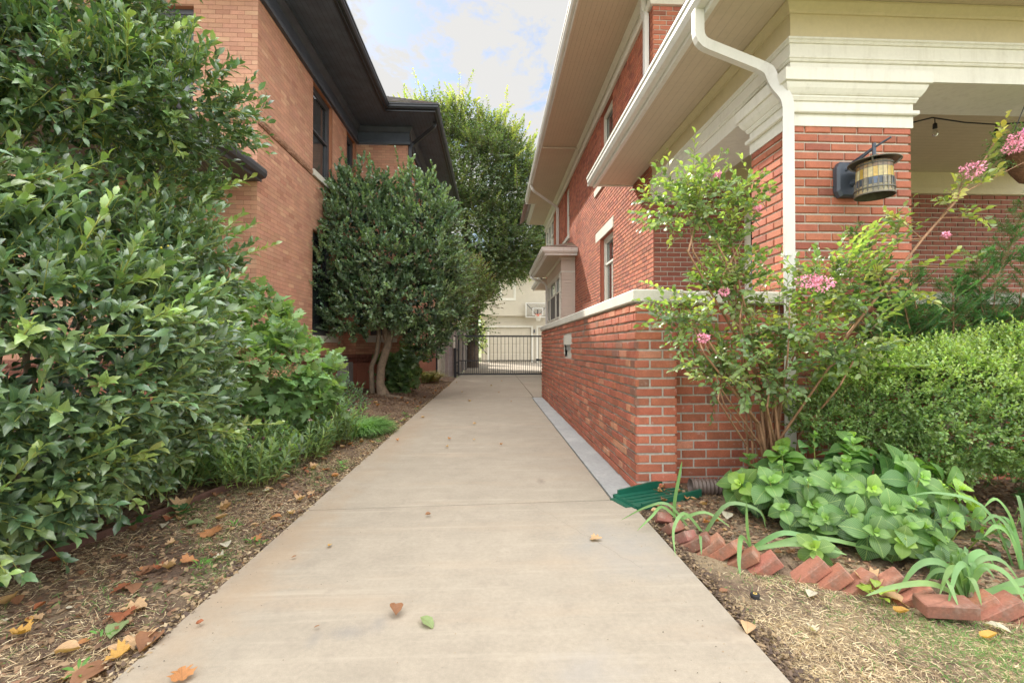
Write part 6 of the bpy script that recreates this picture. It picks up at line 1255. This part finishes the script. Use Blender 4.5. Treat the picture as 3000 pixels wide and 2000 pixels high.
weed(1.80, 2.07, .06, T_BIG, (.26,.36,.05), 'yellow-green seedling in front of the edging bricks near the flat brick', 131, 9, 'seedling', m_hyd, 'seedling')
# strap leaves
def strap(name, loc, label, blades, seed):
    t = empty(name, loc, label, 'iris plant'); m = MB(); rng = random.Random(seed)
    for pts, w in blades:
        P = [Vector(p) for p in pts]; n = 14; Q = []
        for i in range(n+1):   # smooth polyline (Catmull-Rom)
            s = i/n*(len(P)-1); k = min(int(s), len(P)-2); f = s-k; p0, p1, p2, p3 = P[max(k-1,0)], P[k], P[k+1], P[min(k+2,len(P)-1)]
            Q.append(.5*((2*p1)+(p2-p0)*f+(2*p0-5*p1+4*p2-p3)*f*f+(3*p1-p0-3*p2+p3)*f**3))
        vs = []; c = pal((.17,.30,.11), .2, rng)
        for i, q in enumerate(Q):
            tg = (Q[min(i+1,n)]-Q[max(i-1,0)]).normalized(); sd = tg.cross(Vector((rng.uniform(-.02,.02),-.75,.65))).normalized(); ww = w*(1-(i/n)**3.5)*(.75+.25*min(1,i/3)); nn = sd.cross(tg)
            vs += [tuple(q-sd*ww+nn*ww*.25), tuple(q), tuple(q+sd*ww+nn*ww*.25)]
        fs = []
        for i in range(n): a = i*3; fs += [(a,a+1,a+4,a+3),(a+1,a+2,a+5,a+4)]
        m.add(vs, fs, 0, c)
    m.build('leaves', [m_blade], t, smooth=True); rz = MB()
    for _ in range(3): q = (loc[0]+rng.uniform(-.04,.04), loc[1]+rng.uniform(-.03,.03), .01); rz.lathe([(.002,-.02),(.016,-.005),(.012,.015),(.004,.03)], q, 8)
    rz.build('rhizome', [bark], t, smooth=True)
def fan(x, y, n, h, w, seed, sp=.5):
    rng = random.Random(seed); out = []
    for i in range(n):
        a = rng.uniform(0, 6.28); s = rng.uniform(.15,1)*sp; L = h*rng.uniform(.65,1.1); dx, dy = math.cos(a)*s, math.sin(a)*s*.6
        b = (x+rng.uniform(-.03,.03), y+rng.uniform(-.03,.03), -.01); out.append(([b,(b[0]+dx*L*.4,b[1]+dy*L*.4,L*.5),(b[0]+dx*L,b[1]+dy*L,L*(.85-s*.5)),(b[0]+dx*L*1.5,b[1]+dy*L*1.5,L*(.95-s*1.3))], w*rng.uniform(.75,1.1)))
    return out
strap('iris_plant', (1.40,2.62,0), 'iris with long pale floppy strap leaves over the edging bricks by the splash block', [([(1.22,3.0,0),(1.21,2.98,.12),(1.235,2.96,.30),(1.25,2.95,.40)],.012),([(1.24,2.95,0),(1.10,2.9,.12),(1.0,2.82,.09),(.90,2.8,.01)],.010),([(1.25,2.85,0),(1.1,2.8,.17),(.98,2.85,.14),(.84,2.95,.02)],.009),([(1.3,2.75,0),(1.16,2.7,.15),(1.05,2.6,.10),(1.0,2.45,.01)],.011),([(1.3,2.75,0),(1.42,2.7,.20),(1.6,2.68,.17),(1.66,2.7,.05)],.012),
      ([(1.45,2.5,.02),(1.40,2.45,.15),(1.38,2.42,.32)],.011),([(1.45,2.5,.02),(1.34,2.4,.13),(1.27,2.3,.06),(1.25,2.25,.0)],.013),([(1.47,2.5,.03),(1.58,2.42,.14),(1.72,2.38,.12),(1.80,2.35,.08)],.014),([(1.47,2.48,.03),(1.6,2.4,.09),(1.75,2.33,.09),(1.85,2.3,.07)],.014),([(1.2,2.6,0),(1.16,2.5,.1),(1.13,2.42,.03)],.010),([(1.2,2.95,0),(1.35,2.85,.10),(1.5,2.8,.02)],.010),([(1.5,2.5,.02),(1.75,2.45,.10),(2.0,2.35,.08),(2.1,2.3,.02)],.013)], 141)
strap('iris_plant', (2.2,2.0,0), 'blue-green iris fan rising behind the flat-lying brick', fan(2.18,2.02,16,.30,.015,142,.8)+[([(2.15,2.0,.0),(1.95,1.95,.10),(1.75,1.93,.10),(1.62,1.92,.07)],.013),([(2.2,2.0,.02),(2.35,1.9,.08),(2.42,1.75,.02)],.016),([(2.1,1.98,0),(2.0,1.92,.12),(1.98,1.86,.05)],.014),([(2.2,2.0,0),(2.5,1.98,.10),(2.9,1.95,.09)],.015)], 143)
strap('iris_plant', (2.75,2.25,0), 'iris with tall upright leaves at the right edge of the picture', fan(2.72,2.22,12,.46,.014,144,.45)+[([(2.7,2.25,0),(2.6,2.3,.3),(2.45,2.4,.35),(2.35,2.5,.30)],.010)], 145)
# ------------------------------------------------------------------ lantern, string lights, hanging basket
lt = empty('wall_lantern', (2.99,3.68,2.45), 'round stained-glass wall lantern with black hat and bracket on the brick pillar', 'wall lantern')
CX, CY = 3.0, 3.43
m = MB(); m.add([(x, 3.682, z) for x, z in ((2.86,2.44),(2.86,2.64),(2.89,2.685),(3.07,2.685),(3.10,2.64),(3.10,2.44),(3.07,2.395),(2.89,2.395))]+[(x, 3.64, z) for x, z in ((2.86,2.44),(2.86,2.64),(2.89,2.685),(3.07,2.685),(3.10,2.64),(3.10,2.44),(3.07,2.395),(2.89,2.395))]+[(2.98+(x-2.98)*.86, 3.622, 2.54+(z-2.54)*.9) for x, z in ((2.86,2.44),(2.86,2.64),(2.89,2.685),(3.07,2.685),(3.10,2.64),(3.10,2.44),(3.07,2.395),(2.89,2.395))],
    [(i,(i+1)%8,8+(i+1)%8,8+i) for i in range(8)]+[(8+i,8+(i+1)%8,16+(i+1)%8,16+i) for i in range(8)]+[tuple(16+i for i in range(8))]); m.build('backplate', [M['black']], lt)
m = MB(); m.tube([(2.98,3.63,2.50),(2.99,3.56,2.50),(CX,CY+.11,2.52)], .028, k=10); m.tube([(2.92,3.64,2.60),(CX,CY,2.715),(CX+.05,CY-.10,2.755)], [.012,.010,.008], k=6, flat=None); m.tube([(CX,CY,2.62),(CX,CY,2.75)], .014, k=8); m.tube([(2.96,3.64,2.66),(CX,CY,2.72)], .008, k=6); m.build('bracket', [M['black']], lt)
hatm = make_mat('aged_bronze', (.15,.14,.115), .5, metal=.3, var=((14,.3),)); m = MB(); m.lathe([(.001,2.655),(.03,2.652),(.04,2.642),(.160,2.603),(.172,2.598),(.172,2.593),(.160,2.595),(.04,2.632)], (CX,CY,0), 40); m.build('hat', [hatm], lt, smooth=True)
sg = make_mat('stained_glass', (1,1,1), .25, attr=1, var=((30,.2),), bump=((60,.4,.003),), trans=.15); m = MB(); k = 24; rg = random.Random(77)
rows = [(2.585,.117,0),(2.535,.118,0),(2.455,.121,1),(2.40,.124,2),(2.335,.127,3)]
pals = [[(.30,.20,.12),(.26,.20,.15),(.36,.24,.10)],[(.62,.50,.26),(.66,.60,.40),(.55,.38,.10),(.50,.36,.08)],[(.07,.09,.12),(.10,.14,.20),(.06,.07,.06),(.30,.27,.20)],[(.34,.29,.17),(.28,.26,.17),(.40,.32,.18)]]
for r_ in range(4):
    z1_, ra, _ = rows[r_]; z0_, rb_, _ = rows[r_+1]
    for j in range(k):
        a0, a1 = 2*math.pi*(j+.06)/k, 2*math.pi*(j+.94)/k; m.add([(CX+ra*math.cos(a0),CY+ra*math.sin(a0),z1_-.002),(CX+ra*math.cos(a1),CY+ra*math.sin(a1),z1_-.002),(CX+rb_*math.cos(a1),CY+rb_*math.sin(a1),z0_+.002),(CX+rb_*math.cos(a0),CY+rb_*math.sin(a0),z0_+.002)], [(0,1,2,3)], 0, pal(rg.choice(pals[r_]), .12, rg))
m.build('glass_shade', [sg], lt)
m = MB(); m.lathe([(r_-.0015,z) for z, r_, _ in rows], (CX,CY,0), 48)
for z, r_ in ((2.565,.1185),(2.378,.128),(2.334,.129)): m.lathe([(r_-.002,z-.004),(r_+.005,z-.004),(r_+.005,z+.004),(r_-.002,z+.004)], (CX,CY,0), 40)
for j in range(24):
    a0 = 2*math.pi*j/24; c, s = math.cos(a0), math.sin(a0); r_ = .127; hh = rg.uniform(.075,.10)
    m.hexa([(CX+(r_+q)*c-w*s, CY+(r_+q)*s+w*c, z) for z in (2.355,2.355+hh) for q, w in ((-.004,-.005),(.002,-.005),(.002,.005),(-.004,.005))])
for j in range(4):
    a0 = math.pi/4+math.pi/2*j; c, s = math.cos(a0), math.sin(a0); m.tube([(CX+.165*c,CY+.165*s,2.604),(CX+.145*c,CY+.145*s,2.57),(CX+.123*c,CY+.123*s,2.555)], .006, k=6)
m.build('leading', [hatm], lt)
sl_ = empty('string_lights', (5.2,4.8,3.65), 'black cable of string lights with clear bulbs hanging under the porch ceiling', 'string lights')
m = MB(); cab = [(3.3,4.8,3.50),(3.9,4.8,3.45),(4.35,4.8,3.55),(4.87,4.8,3.685),(5.24,4.8,3.64),(5.61,4.8,3.625),(6.0,4.8,3.66),(6.8,4.8,3.72)]; m.tube(cab, .008, k=6)
m.tube([(2.9,6.9,3.0),(3.05,6.2,2.88),(3.3,5.6,2.95),(3.3,4.8,3.5)], .007, k=6); m.build('cable', [M['rubber']], sl_)
for x, z in ((4.90,3.675),(5.61,3.62)):
    m = MB(); m.tube([(x,4.8,z),(x,4.8,z-.05)], .005, k=5); m.lathe([(.004,-.045),(.020,-.06),(.022,-.11),(.016,-.112)], (x,4.8,z), 12); sk_ = m.build('socket', [M['rubber']], sl_, smooth=True)
    m = MB(); m.lathe([(.012,-.11),(.026,-.14),(.030,-.165),(.022,-.19),(.001,-.20)], (x,4.8,z), 14); m.build('bulb', [glass_mat('bulb_glass', see=.75, dark=(.6,.58,.5))], sk_, smooth=True)
hb = empty('hanging_basket', (4.80,3.9,2.85), 'hanging coir basket of pink petunias at the right edge under the porch beam', 'hanging basket')
m = MB(); m.lathe([(.001,-.30),(.06,-.27),(.12,-.17),(.15,-.06),(.155,0),(.12,-.02)], (4.86,3.9,2.92), 20); m.build('coir_liner', [make_mat('coir', (.20,.10,.05), .95, var=((40,.3),), bump=((60,1.0,.02),))], hb, smooth=True)
m = MB()
for j in range(3): a0 = 2*math.pi*j/3+.5; m.tube([(4.86+.15*math.cos(a0),3.9+.15*math.sin(a0),2.92),(4.86,3.9,3.40)], .004, k=5)
m.build('hanger', [M['iron']], hb)
_rb = np.random.default_rng(151); LS = Leaves(); STb = Stems(3); P, Nn = hull([(4.86,3.9,2.98,.22,.2,.13),(4.70,3.85,2.93,.12,.12,.10)], 200, _rb); twigs(LS, STb, P, Nn+_rb.normal(0,.4,P.shape)-np.array([0,0,.1]), _rb.uniform(.06,.14,200), 8, .026, rmix((.07,.15,.04),(.10,.19,.05)), ang=60, rng=_rb, sr=.0015)
LS.build('foliage', T_OVAL, m_soft, hb); STb.build('stems', twigG, hb)
for q in [(4.72,3.72,2.86),(4.66,3.72,2.84),(4.80,3.70,2.96),(4.75,3.70,3.08),(4.74,3.70,3.16),(4.80,3.68,2.88),(4.62,3.74,3.02),(4.9,3.7,3.0)]:
    F_ = Leaves(); a2 = np.arange(5)/5*6.28+_rb.uniform(0,1); F_.add(np.repeat(np.array(q)[None],5,0), np.stack([np.cos(a2),np.full(5,-.35),np.sin(a2)],1), np.array([0,-1.,.2]), .036, np.array([1,1,1.])); F_.build('petunia_flower', T_BIG, m_mag, hb)
